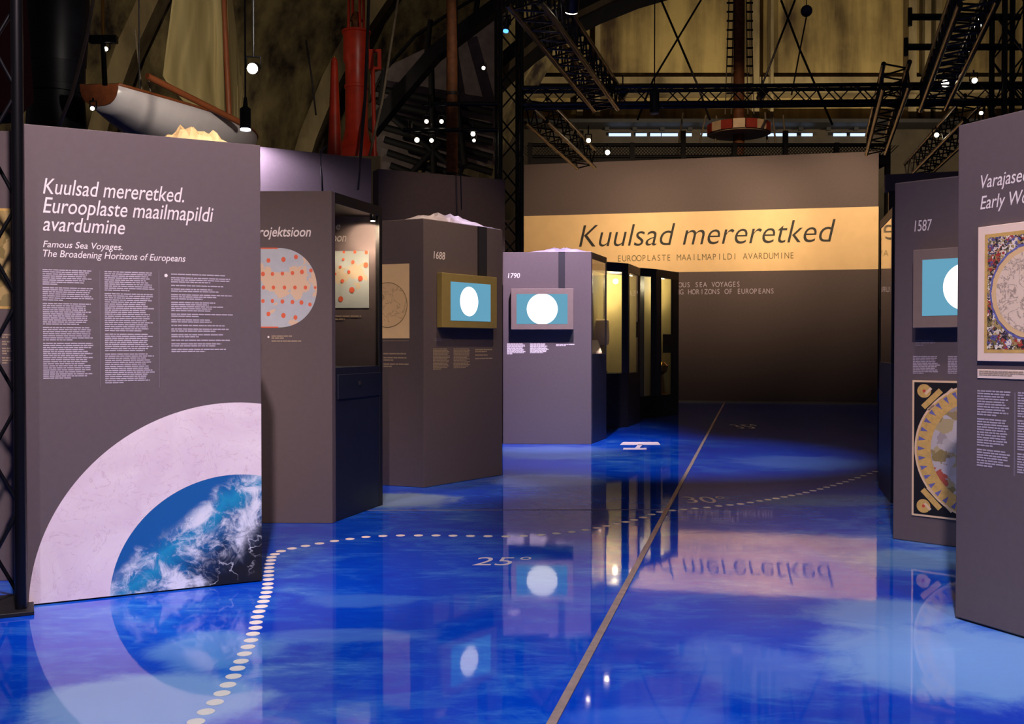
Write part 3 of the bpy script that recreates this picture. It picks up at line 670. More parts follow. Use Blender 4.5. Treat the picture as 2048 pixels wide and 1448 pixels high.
# --- two slim vitrines behind
def slim_case(A, B, Cc, ztop, zsill, zhead, label, back_side):
    pl = Plane2(A, B); root = thing('slim_vitrine', label, 'display case', (*pl.a, 0), pl.rz, 'slim vitrines before the title wall')
    W = pl.w; C = pl.loc(Cc); kk = (C[0]-W)/C[1]
    def pr(u0, u1, d0, d1): return [(u0+kk*d0, d0), (u1+kk*d0, d0), (u1+kk*d1, d1), (u0+kk*d1, d1)]
    D = C[1]; t_ = .06
    prism('base_cabinet', pr(0, W, 0, D), 0, zsill, 'case_black', root, .003); prism('roof', pr(0, W, 0, D), zhead, ztop, 'case_dark', root, .003)
    prism('corner_post', pr(W-.14, W, 0, .05), zsill, zhead, 'case_dark', root); prism('corner_post', pr(W-t_, W, D-t_, D), zsill, zhead, 'case_black', root)
    prism('corner_post', pr(0, t_, 0, t_), zsill, zhead, 'case_black', root); prism('corner_post', pr(0, t_, D-t_, D), zsill, zhead, 'case_black', root)
    prism('glass_pane', pr(t_, W-.14, .01, .018), zsill, zhead, 'glass', root); prism('glass_pane', pr(W-.02, W-.012, .05, D-t_), zsill, zhead, 'glass', root)
    prism('inner_back', pr(t_, W-t_, D-.04, D-.02), zsill, zhead, 'inner_cream', root); prism('inner_side', pr(.02, .04, t_, D-t_), zsill, zhead, 'inner_cream', root)
    prism('led_strip', pr(W-.16, W-.13, .07, D-.1), zhead-.015, zhead-.002, 'led_strip', root)
    prism('lock_plate', pr(W-.003, W+.02, D-.16, D-.06), zsill+(zhead-zsill)*.36, zsill+(zhead-zsill)*.52, 'case_black', root)
    cx, cy = (W*.5+kk*D*.5, D*.5); L = bpy.data.lights.new('vitrine_light', 'POINT'); L.energy = 38; L.color = (1, .84, .5); L.shadow_soft_size = .04
    lo = bpy.data.objects.new('vitrine_light', L); COL.objects.link(lo); lo.parent = root; lo.location = (cx, cy, zhead-.12)
    return root, pl, kk, W, D
A2, B2 = G(1176, 860), G(1256, 854); C2 = G(1280, 845)
r2_, p2, kk2, W2, D2 = slim_case(A2, B2, C2, P(1240, 528, 15.0).z, P(1220, 746, 15.0).z, P(1220, 546, 15.0).z, 'slim dark vitrine next to the 1790 case, holding a pale lantern', 0)
q = p2.at(W2*.52, -.18)
ln = thing('paper_lantern', 'pale glowing cylinder standing in the slim dark vitrine', 'lantern', (q.x, q.y, P(1220, 746, 15.0).z+.001))
lathe('pedestal', [(.10, 0), (.10, .04), (.03, .06), (.03, .38), (.09, .42)], 'brass', ln, 16); lathe('shade', [(.11, .42), (.13, .5), (.12, .78), (.09, .8)], 'paper', ln, 20)
A3, B3 = G(1270, 838), G(1312, 835); C3 = G(1357, 829)
r3_, p3, kk3, W3, D3 = slim_case(A3, B3, C3, P(1320, 540, 17.1).z, P(1330, 790, 17.1).z, P(1330, 556, 17.1).z, 'slim dark vitrine closest to the title wall with a lit side window', 0)
q = p3.at(W3*.7+kk3*D3*.5, -D3*.55)
rl = thing('brass_instrument', 'small brass instrument standing in the vitrine closest to the title wall', 'instrument', (q.x, q.y, P(1330, 790, 17.1).z+.001))
lathe('foot', [(.12, 0), (.12, .03), (.03, .05), (.03, .3), (.02, .34)], 'brass', rl, 16); lathe('bowl', [(.02, .34), (.1, .4), (.12, .5), (.06, .56)], 'brass', rl, 16)

# --- title wall at the end of the aisle
pl = Plane2(G(1040, 800), G(1755, 808)); zw = (top_of(pl, 1070, 321)+top_of(pl, 1760, 310))/2
tw = thing('title_wall', 'tall dark end wall with a cream band reading Kuulsad mereretked', 'display wall', (*pl.a, 0), pl.rz)
slab('board', tw, pl, 0, pl.w, .02, zw, 0, .4, 'panel_dark', .01); slab('floor_trim', tw, pl, 0, pl.w, 0, .03, -.012, .39, 'trim_pale', 0)
zb0, zb1 = (top_of(pl, 1070, 546)+top_of(pl, 1755, 541))/2, (top_of(pl, 1070, 427)+top_of(pl, 1760, 418))/2
mesh('cream_band', [(.02, -.002, zb0), (pl.w, -.002, zb0), (pl.w, -.002, zb1), (.02, -.002, zb1)], [(0, 1, 2, 3)], 'cream_band', tw, fix=False)
title(pl, tw, 'title_lettering', 'Kuulsad mereretked', (1158, 494), (1671, 494), (1160, 451), 'ink', off=.004, shear=.24, bold=-.006)
title(pl, tw, 'subtitle_lettering', 'EUROOPLASTE MAAILMAPILDI AVARDUMINE', (1236, 523), (1587, 523), (1236, 511), 'ink_olive', off=.004, shear=0, mono=.72)
title(pl, tw, 'subtitle_lettering', 'FAMOUS SEA VOYAGES', (1334, 575), (1479, 575), (1334, 565), 'grey_print', off=.003, shear=0, mono=.72)
title(pl, tw, 'subtitle_lettering', 'THE BROADENING HORIZONS OF EUROPEANS', (1256, 590), (1547, 590), (1256, 580), 'grey_print', off=.003, shear=0, mono=.72)

# --- tall panels behind the left row
pl = Plane2((P(400, 500, 9.0).x, 9.0), (P(743, 500, 9.9).x, 9.9)); 
vp = thing('tall_panel', 'tall panel washed with violet light behind the projection map case', 'display panel', (*pl.a, 0), pl.rz)
slab('board', vp, pl, 0, pl.w, 0, (top_of(pl, 523, 297)+top_of(pl, 740, 314))/2, 0, .16, 'panel_paint')
slab('foot_rail', vp, pl, 0, pl.w, 0, .05, -.03, 0, 'case_black')
pl = Plane2((P(757, 500, 12.2).x, 12.2), (P(1010, 500, 13.0).x, 13.0))
dp = thing('tall_panel', 'tall unlit brown panel standing behind the 1688 panel', 'display panel', (*pl.a, 0), pl.rz)
slab('board', dp, pl, 0, pl.w, 0, (top_of(pl, 760, 344)+top_of(pl, 990, 352))/2, 0, .2, 'panel_dark'); slab('foot_rail', dp, pl, 0, pl.w, 0, .05, -.03, 0, 'case_black')
a = P(745, 320, 16); b = P(757, 360, 16)
yp = thing('tall_panel', 'narrow olive slab standing for the far wall between the violet and brown panels', 'display panel', (a.x-.6, 16, 0)); slab('board', yp, pl, 0, .72, 0, P(750, 312, 16).z, 0, .1, 'inner_cream'); slab('foot_rail', yp, pl, 0, .72, 0, .05, -.03, 0, 'case_black')  # slab added in place of the far wall glimpsed in this gap
a = P(985, 470, 24); o = thing('tall_panel', 'olive slab standing for the far hall wall behind the truss tower by the 1790 case', 'display panel', (a.x, 24, 0)); slab('board', o, pl, 0, 1.1, 0, P(1024, 440, 24).z, 0, .1, 'cream_band'); slab('foot_rail', o, pl, 0, 1.1, 0, .05, -.03, 0, 'case_black')  # slab added where the far hall wall shows behind the tower

# --- right side: 1587 panel, dark case behind it, early maps panel
pl = Plane2(G(1785, 1078), G(1910, 1095)); pl = Plane2(pl.a, pl.at(1.0)); z5 = top_of(pl, 1789, 366)
p5 = thing('map_stand', 'dark panel numbered 1587 with a screen above a round antique map', 'display panel', (*pl.a, 0), pl.rz)
slab('board', p5, pl, 0, pl.w, 0, z5, 0, .3, 'panel_paint', .008)
title(pl, p5, 'year_lettering', '1587', (1829, 463), (1864, 461), (1829, 441), bold=.006, shear=.12)
screen(pl, p5, (1826, 500, 1990, 656), (1845, 520, 1972, 632), .10, (1930, 573, 45, 47), 'screen_frame')
copy_block(pl, p5, 'caption', 1831, 680, 1876, 694, 4.5, paras=[3], mat='rule_print', seed=23)
copy_block(pl, p5, 'text_column', 1826, 712, 1882, 747, 3.3, paras=[11], mat='grey_print', seed=24); copy_block(pl, p5, 'text_column', 1896, 712, 1950, 748, 3.3, paras=[11], mat='grey_print', seed=25)
u0, v1 = pl.uv(1826, 760); _, v0 = pl.uv(1826, 1030); u1 = u0+(v1-v0)*1.02
mc = box('chart_sheet', (u0, -.008, v0), (u1, -.0005, v1), 'map_border', p5); bd = .012
mesh('chart_ground', [(u0+bd, -.009, v0+bd), (u1-bd, -.009, v0+bd), (u1-bd, -.009, v1-bd), (u0+bd, -.009, v1-bd)], [(0, 1, 2, 3)], 'map_black', mc, fix=False)
mu, mv = (u0+u1)/2, (v0+v1)/2; R = (u1-u0)/2-bd*1.3
disc('chart_rim', mc, mu, mv, R, R, 'map_border', .0095, seg=72); disc('chart_ring', mc, mu, mv, R*.97, R*.97, 'map_gold', .010, seg=72)
for i in range(40):
    a = 2*math.pi*i/40; ca_, sa_ = math.cos(a), math.sin(a); r0, r1, hw = R*.84, R*.95, .035
    V = [(mu+R*.95*math.cos(a-hw), -.0105, mv+R*.95*math.sin(a-hw)), (mu+R*.95*math.cos(a+hw), -.0105, mv+R*.95*math.sin(a+hw)), (mu+r0*ca_, -.0105, mv+r0*sa_)]
    mesh('chart_ray', V, [(0, 1, 2)], 'map_blue', mc, fix=False)
io = disc('chart_land', mc, 0, 0, R*.76, R*.76, 'map_inner', 0, seg=40); io.location = (mu, -.011, mv)
for x, y, r in ((-.12, .36, .11), (.15, -.15, .12), (-.2, -.35, .13), (.3, .3, .12)):
    disc('chart_patch', mc, mu+R*x, mv+R*y, R*r, R*r*.8, 'map_red' if r < .1 else 'map_gold', .0115, seg=9)
disc('chart_band', mc, mu, mv, R*.86, R*.86, 'map_red', .0112, r0=.95, seg=24, a0=math.radians(205), a1=math.radians(262)) if 0 else None
def bar(root, cx, cz, L, wd, ang, mat, off):
    c_, s_ = math.cos(ang), math.sin(ang); V = [(cx+x*c_-z*s_, -off, cz+x*s_+z*c_) for x, z in ((-L, -wd), (L, -wd), (L, wd), (-L, wd))]
    return mesh('chart_scroll', V, [(0, 1, 2, 3)], mat, root, fix=False)
for sx, sz in ((-1, 1), (-1, -1), (1, 1), (1, -1)):
    ex, ez = mu+sx*(R*.86), mv+sz*(R*.86); disc('chart_seal', mc, ex, ez, .042, .042, 'map_gold', .0105, seg=20); disc('chart_seal', mc, ex, ez, .010, .010, 'map_red', .011, seg=8)
    a = math.radians(45) if sx*sz < 0 else math.radians(-45)
    ox, oz = mu+sx*R*.745, mv+sz*R*.745; bar(mc, ox, oz, .075, .017, a, 'map_gold', .0106)
    for dx, dz in ((.16, .10), (-.10, -.16) , (.0, .13), (-.13, 0)):
        bar(mc, mu+sx*R*(.80-abs(dx)*.4) + (sx*-.10 if dx > .1 else 0), mv+sz*R*.86 if dx >= 0 else mv+sz*R*.62, .026, .008, a, 'map_border', .0107)
# dark vitrine behind, its glass side towards the aisle
a, b = G(1757, 975), G(1781, 1006); sd = Plane2(a, b)
gv = thing('map_case', 'dark vitrine with a glass side half hidden behind the 1587 panel', 'display case', (*sd.a, 0), sd.rz); zg = top_of(sd, 1775, 425); zs = top_of(sd, 1765, 724); wS = sd.w
prism('base_cabinet', [(0, 0), (wS, 0), (wS+.3, .7), (.3, .7)], 0, zs, 'case_dark', gv, .003); prism('roof', [(0, 0), (wS, 0), (wS+.3, .7), (.3, .7)], zg-.07, zg, 'case_dark', gv, .003)
prism('glass_pane', [(.03, .004), (wS-.03, .004), (wS-.03, .012), (.03, .012)], zs, zg-.07, 'glass', gv); prism('corner_post', [(wS-.05, 0), (wS, 0), (wS, .05), (wS-.05, .05)], zs, zg-.07, 'case_dark', gv)
prism('corner_post', [(0, 0), (.03, 0), (.03, .03), (0, .03)], zs, zg-.07, 'case_dark', gv); prism('inner_back', [(.28, .62), (wS+.28, .62), (wS+.3, .7), (.3, .7)], zs, zg-.07, 'panel_dark', gv)
# partition far behind
a = P(1762, 350, 13.0); b = P(2000, 340, 12.6); pl = Plane2((a.x, a.y), (b.x, b.y))
fp = thing('tall_panel', 'tall reddish brown partition behind the 1587 panel', 'display panel', (*pl.a, 0), pl.rz); slab('board', fp, pl, .05, pl.w, top_of(pl, 1770, 382), top_of(pl, 1770, 349), 0, .2, 'panel_dark'); slab('support_wall', fp, pl, .1, pl.w, 0, top_of(pl, 1770, 382), .05, .18, 'case_black')
# early world maps panel
pl = Plane2(G(1910, 1237), G(2048, 1278)); pl = Plane2(pl.a, pl.at(1.12)); ze = top_of(pl, 1921, 250)
pe = thing('map_stand', 'large grey panel titled Varajased and Early World with a framed antique map', 'display panel', (*pl.a, 0), pl.rz)
slab('board', pe, pl, 0, pl.w, .008, ze, 0, .2, 'panel_paint', .004); slab('plinth', pe, pl, .01, pl.w-.01, 0, .008, .01, .19, 'case_black', 0)
title(pl, pe, 'title_lettering', 'Varajased', (1962, 377), (2060, 360), (1962, 351), bold=.004)
title(pl, pe, 'title_lettering', 'Early World', (1961, 419), (2090, 398), (1961, 393), bold=.004)
u0, v1 = pl.uv(1960, 455); _, v0 = pl.uv(1958, 722); hgt = v1-v0; u1 = u0+hgt*.92
fm = box('framed_map', (u0, -.012, v0), (u1, -.0005, v1), 'mat_cream', pe, .002)
e = .035; mesh('map_gilt', [(u0+e, -.0125, v0+e), (u1-e, -.0125, v0+e), (u1-e, -.0125, v1-e), (u0+e, -.0125, v1-e)], [(0, 1, 2, 3)], 'map_gold', fm, fix=False)
e = .05; mesh('map_figures', [(u0+e, -.013, v0+e), (u1-e, -.013, v0+e), (u1-e, -.013, v1-e), (u0+e, -.013, v1-e)], [(0, 1, 2, 3)], 'map_crowd', fm, fix=False)
mu, mv = (u0+u1)/2, (v0+v1)/2; R = (u1-u0)/2-.065
disc('map_cloud_ring', fm, mu, mv, R*1.02, R*1.02, 'map_blue', .0135, r0=.96, seg=20)
disc('map_ochre_ring', fm, mu, mv, R*.97, R*.97, 'cream_band', .014, seg=20); disc('map_world', fm, mu, mv, R*.86, R*.86, 'map_pale_sketch', .0145, seg=24)
u0, v1 = pl.uv(1956, 738); _, v0 = pl.uv(1956, 756); lb = box('caption_strip', (u0, -.004, v0), (u0+.62, -.0005, v1), 'label_cream', pe, .001)
copy_block(pl, lb, 'caption', 1960, 741, 2060, 752, 3.6, paras=[3], mat='tan_print', seed=30, off=.005)
copy_block(pl, pe, 'text_column', 1955, 780, 2021, 937, 5.2, paras=[10, 11, 7], mat='grey_print', seed=31); copy_block(pl, pe, 'text_column', 2036, 784, 2110, 955, 5.2, paras=[10, 12, 8], mat='grey_print', seed=32)
quad(pl, pe, 'column_rule', 2029, 785, 2031, 952, 'rule_print', .0012)

# ------------------------------------------------------------------ crumpled covers lying on the cases
def cover(name, label, pts, rise, mat, seed, nu=18, nv=8):
    """crumpled sheet over a quad of 3-D corner points (near-left, near-right, far-right, far-left)"""
    a, b, c, d = [Vector(p) for p in pts]; V, Fc = [], []
    for j in range(nv+1):
        for i in range(nu+1):
            s_, t_ = i/nu, j/nv; p = a.lerp(b, s_).lerp(d.lerp(c, s_), t_); e = max(0, math.sin(math.pi*s_))**.7*min(1, t_/.3)**.8*min(1, (1-t_)/.2+.2)
            n = mnoise.noise(Vector((s_*6+seed, t_*3, seed*1.7)))+.6*mnoise.noise(Vector((s_*15+seed, t_*8, seed)))
            V.append(p+Vector((0, 0, .008+rise*e*(.8+.6*n))))
    for j in range(nv):
        for i in range(nu): q = j*(nu+1)+i; Fc.append((q, q+1, q+nu+2, q+nu+1))
    o = mesh(name, V, Fc, mat, None); m = o.modifiers.new('thick', 'SOLIDIFY'); m.thickness = .004
    return tag(o, label, 'cover sheet', 'crumpled covers on the cases')
def onR(u, dd, z): q = plR.at(u, -dd); return (q.x, q.y, z)
cover('cover_sheet', 'crumpled violet-lit sheet lying on top of the 1688 panel', [onR(.02, .04, zt), onR(wR+.0, .02, zt), onR(wR-.1, .42, zt), onR(.1, .42, zt)], .095, 'cover', 2.3)
p9 = Plane2(G(1006, 888), G(1182, 888.5))
def on9(u, dd, z): q = p9.at(u, -dd); return (q.x, q.y, z)
cover('cover_sheet', 'crumpled mauve sheet lying on top of the 1790 case', [on9(.35, .05, z9), on9(1.08, .05, z9), on9(1.1, .5, z9), on9(.3, .5, z9)], .075, 'cover', 5.1)
pt = Plane2(G(55, 1213), G(524, 1163))
def onT(u, dd, z): q = pt.at(u, -dd); return (q.x, q.y, z)
st = thing('storage_crate', 'dark crate behind the title panel carrying a golden sheet', 'crate', (*pt.at(.6, -.66), 0), pt.rz)
box('body', (-.42, -.3, 0), (.5, .3, 2.24), 'panel_dark', st, .004); box('lid', (-.43, -.31, 2.24), (.51, .31, 2.27), 'panel_dark', st, .004)
cover('cover_sheet', 'crumpled golden sheet below the hull of the hanging dinghy', [onT(.68, .42, 2.272), onT(1.08, .42, 2.272), onT(1.08, .88, 2.272), onT(.64, .88, 2.272)], .13, 'cover_gold', 8.4)

# ------------------------------------------------------------------ hanging sailing dinghy
SB, BB = Vector((-5.75, 14.0, 4.85)), Vector((-5.2, 20.0, 5.18))
bt = thing('sailing_dinghy', 'white wooden sailing dinghy with brown stern hanging under the roof', 'boat', SB)
ax = BB-SB; fw = ax.normalized(); sd_ = fw.cross(Vector((0, 0, 1))).normalized(); V, Fc = [], []; NS, NK = 17, 13
for i in range(NS):
    t_ = i/(NS-1); hb = (.27+.50*math.sin(min(1, t_/.55)*math.pi/2))*(1 if t_ < .5 else math.cos((t_-.5)/.5*math.pi/2)**.7)+.004
    dp_ = .30+.30*math.sin(min(1, t_/.45)*math.pi/2) if t_ < .6 else .60-.42*((t_-.6)/.4)**2
    for k_ in range(NK):
        a = -math.pi/2+math.pi*k_/(NK-1); sx_ = math.copysign(abs(math.sin(a))**.75, a); cz = math.cos(a)**.9 if math.cos(a) > 0 else 0
        V.append(ax*t_+sd_*hb*sx_+Vector((0, 0, .10*t_*t_-dp_*cz)))
for i in range(NS-1):
    for k_ in range(NK-1): Fc.append((i*NK+k_, i*NK+k_+1, (i+1)*NK+k_+1, (i+1)*NK+k_))
hl = mesh('hull', V, Fc, 'boat_white', bt, smooth=True); m = hl.modifiers.new('thick', 'SOLIDIFY'); m.thickness = .03
tr = [V[k_]-fw*.03 for k_ in range(NK)]; tr2 = [v+fw*.05 for v in tr]
mesh('transom', tr+tr2, [tuple(range(NK)), tuple(range(NK, 2*NK))]+[(i, (i+1) % NK, NK+(i+1) % NK, NK+i) for i in range(NK)], 'boat_wood', bt)
mesh('deck', [V[i*NK]+Vector((0, 0, .012)) for i in range(NS)]+[V[i*NK+NK-1]+Vector((0, 0, .012)) for i in range(NS)], [(i, i+1, NS+i+1, NS+i) for i in range(NS-1)], 'boat_white', bt)
for k_ in (0, NK-1): tube('gunwale', [V[i*NK+k_] for i in range(NS)], .022, 'boat_wood', bt)
mast0, mast1 = P(459, 244, 17.4)-SB, P(444, -60, 17.4)-SB
rod('mast', mast0, mast1, .05, 'boat_wood', bt); rod('boom', P(294, 152, 15.0)-SB, P(482, 246, 16.6)-SB, .05, 'boat_wood', bt)
def sailmesh(name, tl, bl, tr_, br, sag, seed):
    V, Fc = [], []; NU, NV = 34, 26
    for j in range(NV+1):
        for i in range(NU+1):
            s_, t_ = i/NU, j/NV; p = tl.lerp(tr_, s_).lerp(bl.lerp(br, s_), t_)
            ripple = .05*math.sin(s_*26+2.5*t_*math.sin(seed+s_*3)+mnoise.noise(Vector((s_*4, t_*2, seed)))*3)*(.25+.75*t_)
            p = p+Vector((0, ripple+.25*math.sin(math.pi*s_)*math.sin(math.pi*t_), -sag*math.sin(math.pi*s_)*max(0, t_-.55)/.45)); V.append(p)
    for j in range(NV):
        for i in range(NU): q = j*(NU+1)+i; Fc.append((q, q+1, q+NU+2, q+NU+1))
    o = mesh(name, V, Fc, 'sail', bt, smooth=True); m = o.modifiers.new('thick', 'SOLIDIFY'); m.thickness = .004; return o
sailmesh('main_sail', P(352, -60, 16.2)-SB, P(323, 150, 15.9)-SB, P(440, -60, 17.2)-SB, P(452, 226, 17.2)-SB, .25, 1.0)
sailmesh('jib_sail', P(452, -60, 17.6)-SB, P(462, 238, 17.6)-SB, P(458, -60, 18.4)-SB, P(492, 252, 18.4)-SB, .05, 4.0)
for (x0, x1, y0, y1) in ((270, 284, 60, 185), (296, 302, 150, 190)): rod('stay', P(x0, y0, 15.5)-SB, P(x1, y1, 15.5)-SB, .012, 'rope', bt, 6)
for f_ in (.2, .8): rod('hanger', ax*f_+Vector((0, 0, .02)), ax*f_+Vector((0, 0, 6)), .012, 'cable', bt, 6)

# ------------------------------------------------------------------ buoys, funnel, red hull, masts
Y = 24.0; bx = P(713, 200, Y).x
def bz(y): return P(713, y, Y).z
px = Y/F
nb = thing('navigation_buoy', 'tall orange-red navigation buoy with a lantern cage on top', 'buoy', (bx, Y, 0))
lathe('column', [(.5, 0), (.55, 2.0), (.5, bz(330)), (42*px, bz(306)), (38*px, bz(298)), (28*px, bz(282)), (23*px, bz(262)), (22*px, bz(178)), (24*px, bz(177)), (24*px, bz(172)), (22*px, bz(171)), (22*px, bz(130)), (26*px, bz(122)), (26*px, bz(68)), (29*px, bz(67)), (29*px, bz(63))], 'buoy_red', nb)
for a in range(4):
    an = a*math.pi/2+.6; rod('cage_bar', (17*px*math.cos(an), 17*px*math.sin(an), bz(66)), (15*px*math.cos(an), 15*px*math.sin(an), bz(-40)), .035, 'buoy_red', nb, 8)
ln = lathe('lantern', [(10*px, bz(66)), (10*px, bz(44)), (13*px, bz(42)), (7*px, bz(26)), (3*px, bz(24))], 'rust_mast', nb, 14)
rod('signal_stem', (41*px, -.3, bz(400)), (36*px, -.3, bz(140)), .05, 'buoy_red', nb); sx_ = 41*px
for (x0, x1, y0, y1) in ((-12, 12, 107, 112), (-12, 12, 142, 147), (-12, -3, 112, 142), (5, 12, 112, 142)): box('signal_frame', (sx_+x0*px, -.36, bz(y1)), (sx_+x1*px, -.26, bz(y0)), 'buoy_red', nb)
sb = thing('spar_buoy', 'slim red conical spar standing beside the navigation buoy', 'buoy', (P(669, 200, 22).x, 22, 0)); q = 22/F
def sz_(y): return P(669, y, 22).z
lathe('spar', [(.2, 0), (.18, 2.5), (14*q, sz_(306)), (6.5*q, sz_(121)), (5*q, sz_(120)), (4*q, sz_(116))], 'buoy_red', sb, 20); lathe('tip_lamp', [(2.4*q, sz_(117)), (2.4*q, sz_(113)), (1*q, sz_(112))], 'brass', sb, 10)
fn = thing('iron_funnel', 'thick dark iron funnel behind the title panel', 'funnel', (P(112, 100, 15).x, 15, 0)); q = 15/F
def fz(y): return P(112, y, 15).z
lathe('pipe', [(.42, 0), (.42, fz(250)), (.40, fz(200)), (.41, fz(130))], 'iron_dark', fn); lathe('collar', [(.415, fz(190)), (.43, fz(189)), (.43, fz(176)), (.415, fz(175))], 'iron_dark', fn)
lathe('upper_pipe', [(.42, fz(130)), (.47, fz(34)), (.47, fz(-60))], 'iron_dark', fn)
rh = thing('red_hull', 'dark red prow of a hull behind the near truss tower', 'hull', (P(20, 100, 11).x, 11, 0))
q = 11/F; rz0 = lambda y: P(20, y, 11).z
mesh('prow', [(-1.2, 0, rz0(-60)), (30*q, 0, rz0(-60)), (47*q, 0, rz0(204)), (22*q, 0, rz0(226)), (-1.2, 0, rz0(222)), (-1.2, .8, rz0(-60)), (20*q-.36, .6, rz0(-60)), (36*q-.36, .6, rz0(200)), (18*q-.36, .6, rz0(222)), (-1.2, .8, rz0(222))], [(0, 1, 2, 3, 4), (5, 6, 7, 8, 9), (0, 1, 6, 5), (1, 2, 7, 6), (2, 3, 8, 7), (3, 4, 9, 8), (4, 0, 5, 9)], 'hull_red', rh)
rod('hull_prop', (-.5, .4, 0), (-.5, .4, rz0(222)), .06, 'iron_dark', rh)
ms = thing('ship_mast', 'rusty brown mast rising behind the unlit brown panel', 'mast', (P(904, 200, 20).x, 20, 0)); lathe('pole', [(.125, 0), (.115, 4), (.105, 10)], 'rust_mast', ms, 20)
for z_ in (4.6, 6.2): lathe('band', [(.112, z_), (.125, z_), (.125, z_+.06), (.112, z_+.06)], 'steel_beam', ms, 20)
YM = 30.0; mx = P(1478, 100, YM).x; q = YM/F
m2 = thing('ship_mast', 'far rusty mast with rope ladders and a red and cream crow nest ring', 'mast', (mx, YM, 0)); mz = lambda y: P(1478, y, YM).z
lathe('pole', [(.2, 0), (.17, mz(300)), (11*q, mz(200)), (11*q, mz(-50))], 'rust_mast', m2, 18)
for i in range(16):
    a0, a1 = 2*math.pi*i/16, 2*math.pi*(i+.92)/16; rr = 55*q; z0, z1 = mz(268), mz(250)
    pts = [((rr+dr)*math.cos(a), (rr+dr)*math.sin(a)) for a, dr in ((a0, -.12), (a1, -.12), (a1, .12), (a0, .12))]
    prism('ring_panel', pts, z0, z1, 'ring_cream' if i % 2 else 'ring_red', m2)
lathe('ring_floor', [(50*q, mz(270)), (58*q, mz(270)), (58*q, mz(267)), (50*q, mz(267))], 'ring_cream', m2)
for s_ in (-1, 1):
    for dx in (15, 26): rod('shroud', (s_*dx*q*.8, -.1, mz(-30)), (s_*dx*q*1.1, -.1, mz(230)), .018, 'rope', m2, 6)
    for i in range(13): rod('ratline', (s_*13*q, -.1, mz(-10+i*18)), (s_*26*q, -.1, mz(-10+i*18)), .03, 'purlin', m2, 6)
for i, (x0, y0, x1, y1) in enumerate(((1366, 225, 1354, 315), (1412, 230, 1393, 315), (1433, 232, 1430, 315), (1530, 225, 1536, 300), (1545, 230, 1552, 292), (1566, 230, 1572, 290))):
    rod('stay', P(x0, y0, YM)-m2.location, P(x1, y1, YM)-m2.location, .03, 'rope', m2, 6)

# cables and ropes
def cable(label, pts, r, mat='cable'):
    p0 = pts[0]; o = tube('hanging_cable', [Vector(p)-Vector(p0) for p in pts], r, mat); o.location = p0
    return tag(o, label, 'cable', 'cables hanging in the hall')
cable('rope crossing to form an X above the long truss, leaning right at top', [P(1420, -30, 27), P(1306, 160, 27), P(1275, 240, 27)], .03)
cable('rope crossing to form an X above the long truss, leaning left at top', [P(1318, -10, 27.3), P(1395, 170, 27.3), P(1420, 240, 27.3)], .03)
cable('rope crossing behind the blue ball, leaning right at top', [P(1590, 0, 27), P(1540, 130, 27), P(1516, 190, 27)], .03)
cable('rope crossing behind the blue ball, leaning left at top', [P(1562, 0, 27.4), P(1600, 100, 27.4), P(1665, 250, 27.4)], .03)
cable('thin pale cable dropping beside the rusty mast', [P(913, -20, 12.0), P(918, 200, 12.0), P(923, 420, 12.0)], .008, 'truss_lit_tone')
cable('dark cable hanging in front of the red navigation buoy', [P(738, -10, 9.6), P(730, 200, 9.6), P(722, 300, 9.6), P(715, 380, 9.6)], .016)
cable('short dark cable running over the violet panel', [P(655, 290, 9.2), P(641, 303, 9.2), P(642, 340, 9.2), P(645, 382, 9.2)], .01)
cable('pale rope slanting down to the title panel top', [P(196, -60, 8), P(175, 68, 8), P(150, 165, 8), P(143, 190, 8), P(118, 252, 8)], .014, 'rope')
cable('thin rope stretched from the roof past the red signal frame', [P(796, 0, 22), P(765, 200, 22), P(735, 330, 22)], .03, 'rope')
cable('thin rope hanging against the shell beside the spar buoy', [P(612, 80, 22), P(624, 160, 22), P(632, 230, 22)], .02)
bl = thing('blue_ball', 'dark blue ball hanging above the long truss', 'ball', P(1613, 22, 26)); bm = bmesh.new(); bmesh.ops.create_icosphere(bm, subdivisions=3, radius=.15)
me = bpy.data.meshes.new('ball'); bm.to_mesh(me); bm.free(); me.polygons.foreach_set('use_smooth', [True]*len(me.polygons)); link('ball', me, 'ball_blue', bl); tube('cord', [(0, 0, .14), (0, 0, 3)], .012, 'cable', bl); tube('tail_cord', [(0, 0, -.14), P(1600, 100, 26)-bl.location, P(1583, 190, 26)-bl.location], .02, 'cable', bl)

# stair with railing climbing across the shell
sw = thing('stair_walkway', 'dark steel stair with railing climbing across the concrete shell', 'stair', P(742, 262, 26))
so = Vector(sw.location)
sweep_arch('stringer', [P(x, y, 26)-so for x, y in ((742, 262), (800, 190), (870, 108), (940, 54), (1012, 0), (1080, -50))], (.3, .16), 'steel_beam', sw)
tube('handrail', [P(x, y, 25.8)-so for x, y in ((738, 205), (765, 146), (830, 72), (900, 26), (960, -10))], .045, 'steel_beam', sw)
for x, y0, y1 in ((764, 140, 210), (857, 40, 112), (953, -12, 42)): rod('post', P(x+4, y0, 25.8)-so, P(x-4, y1, 25.8)-so, .07, 'steel_beam', sw, 8)
rod('support', P(940, 54, 26)-so, P(745, 330, 26)-so, .07, 'steel_beam', sw, 8) if 0 else None
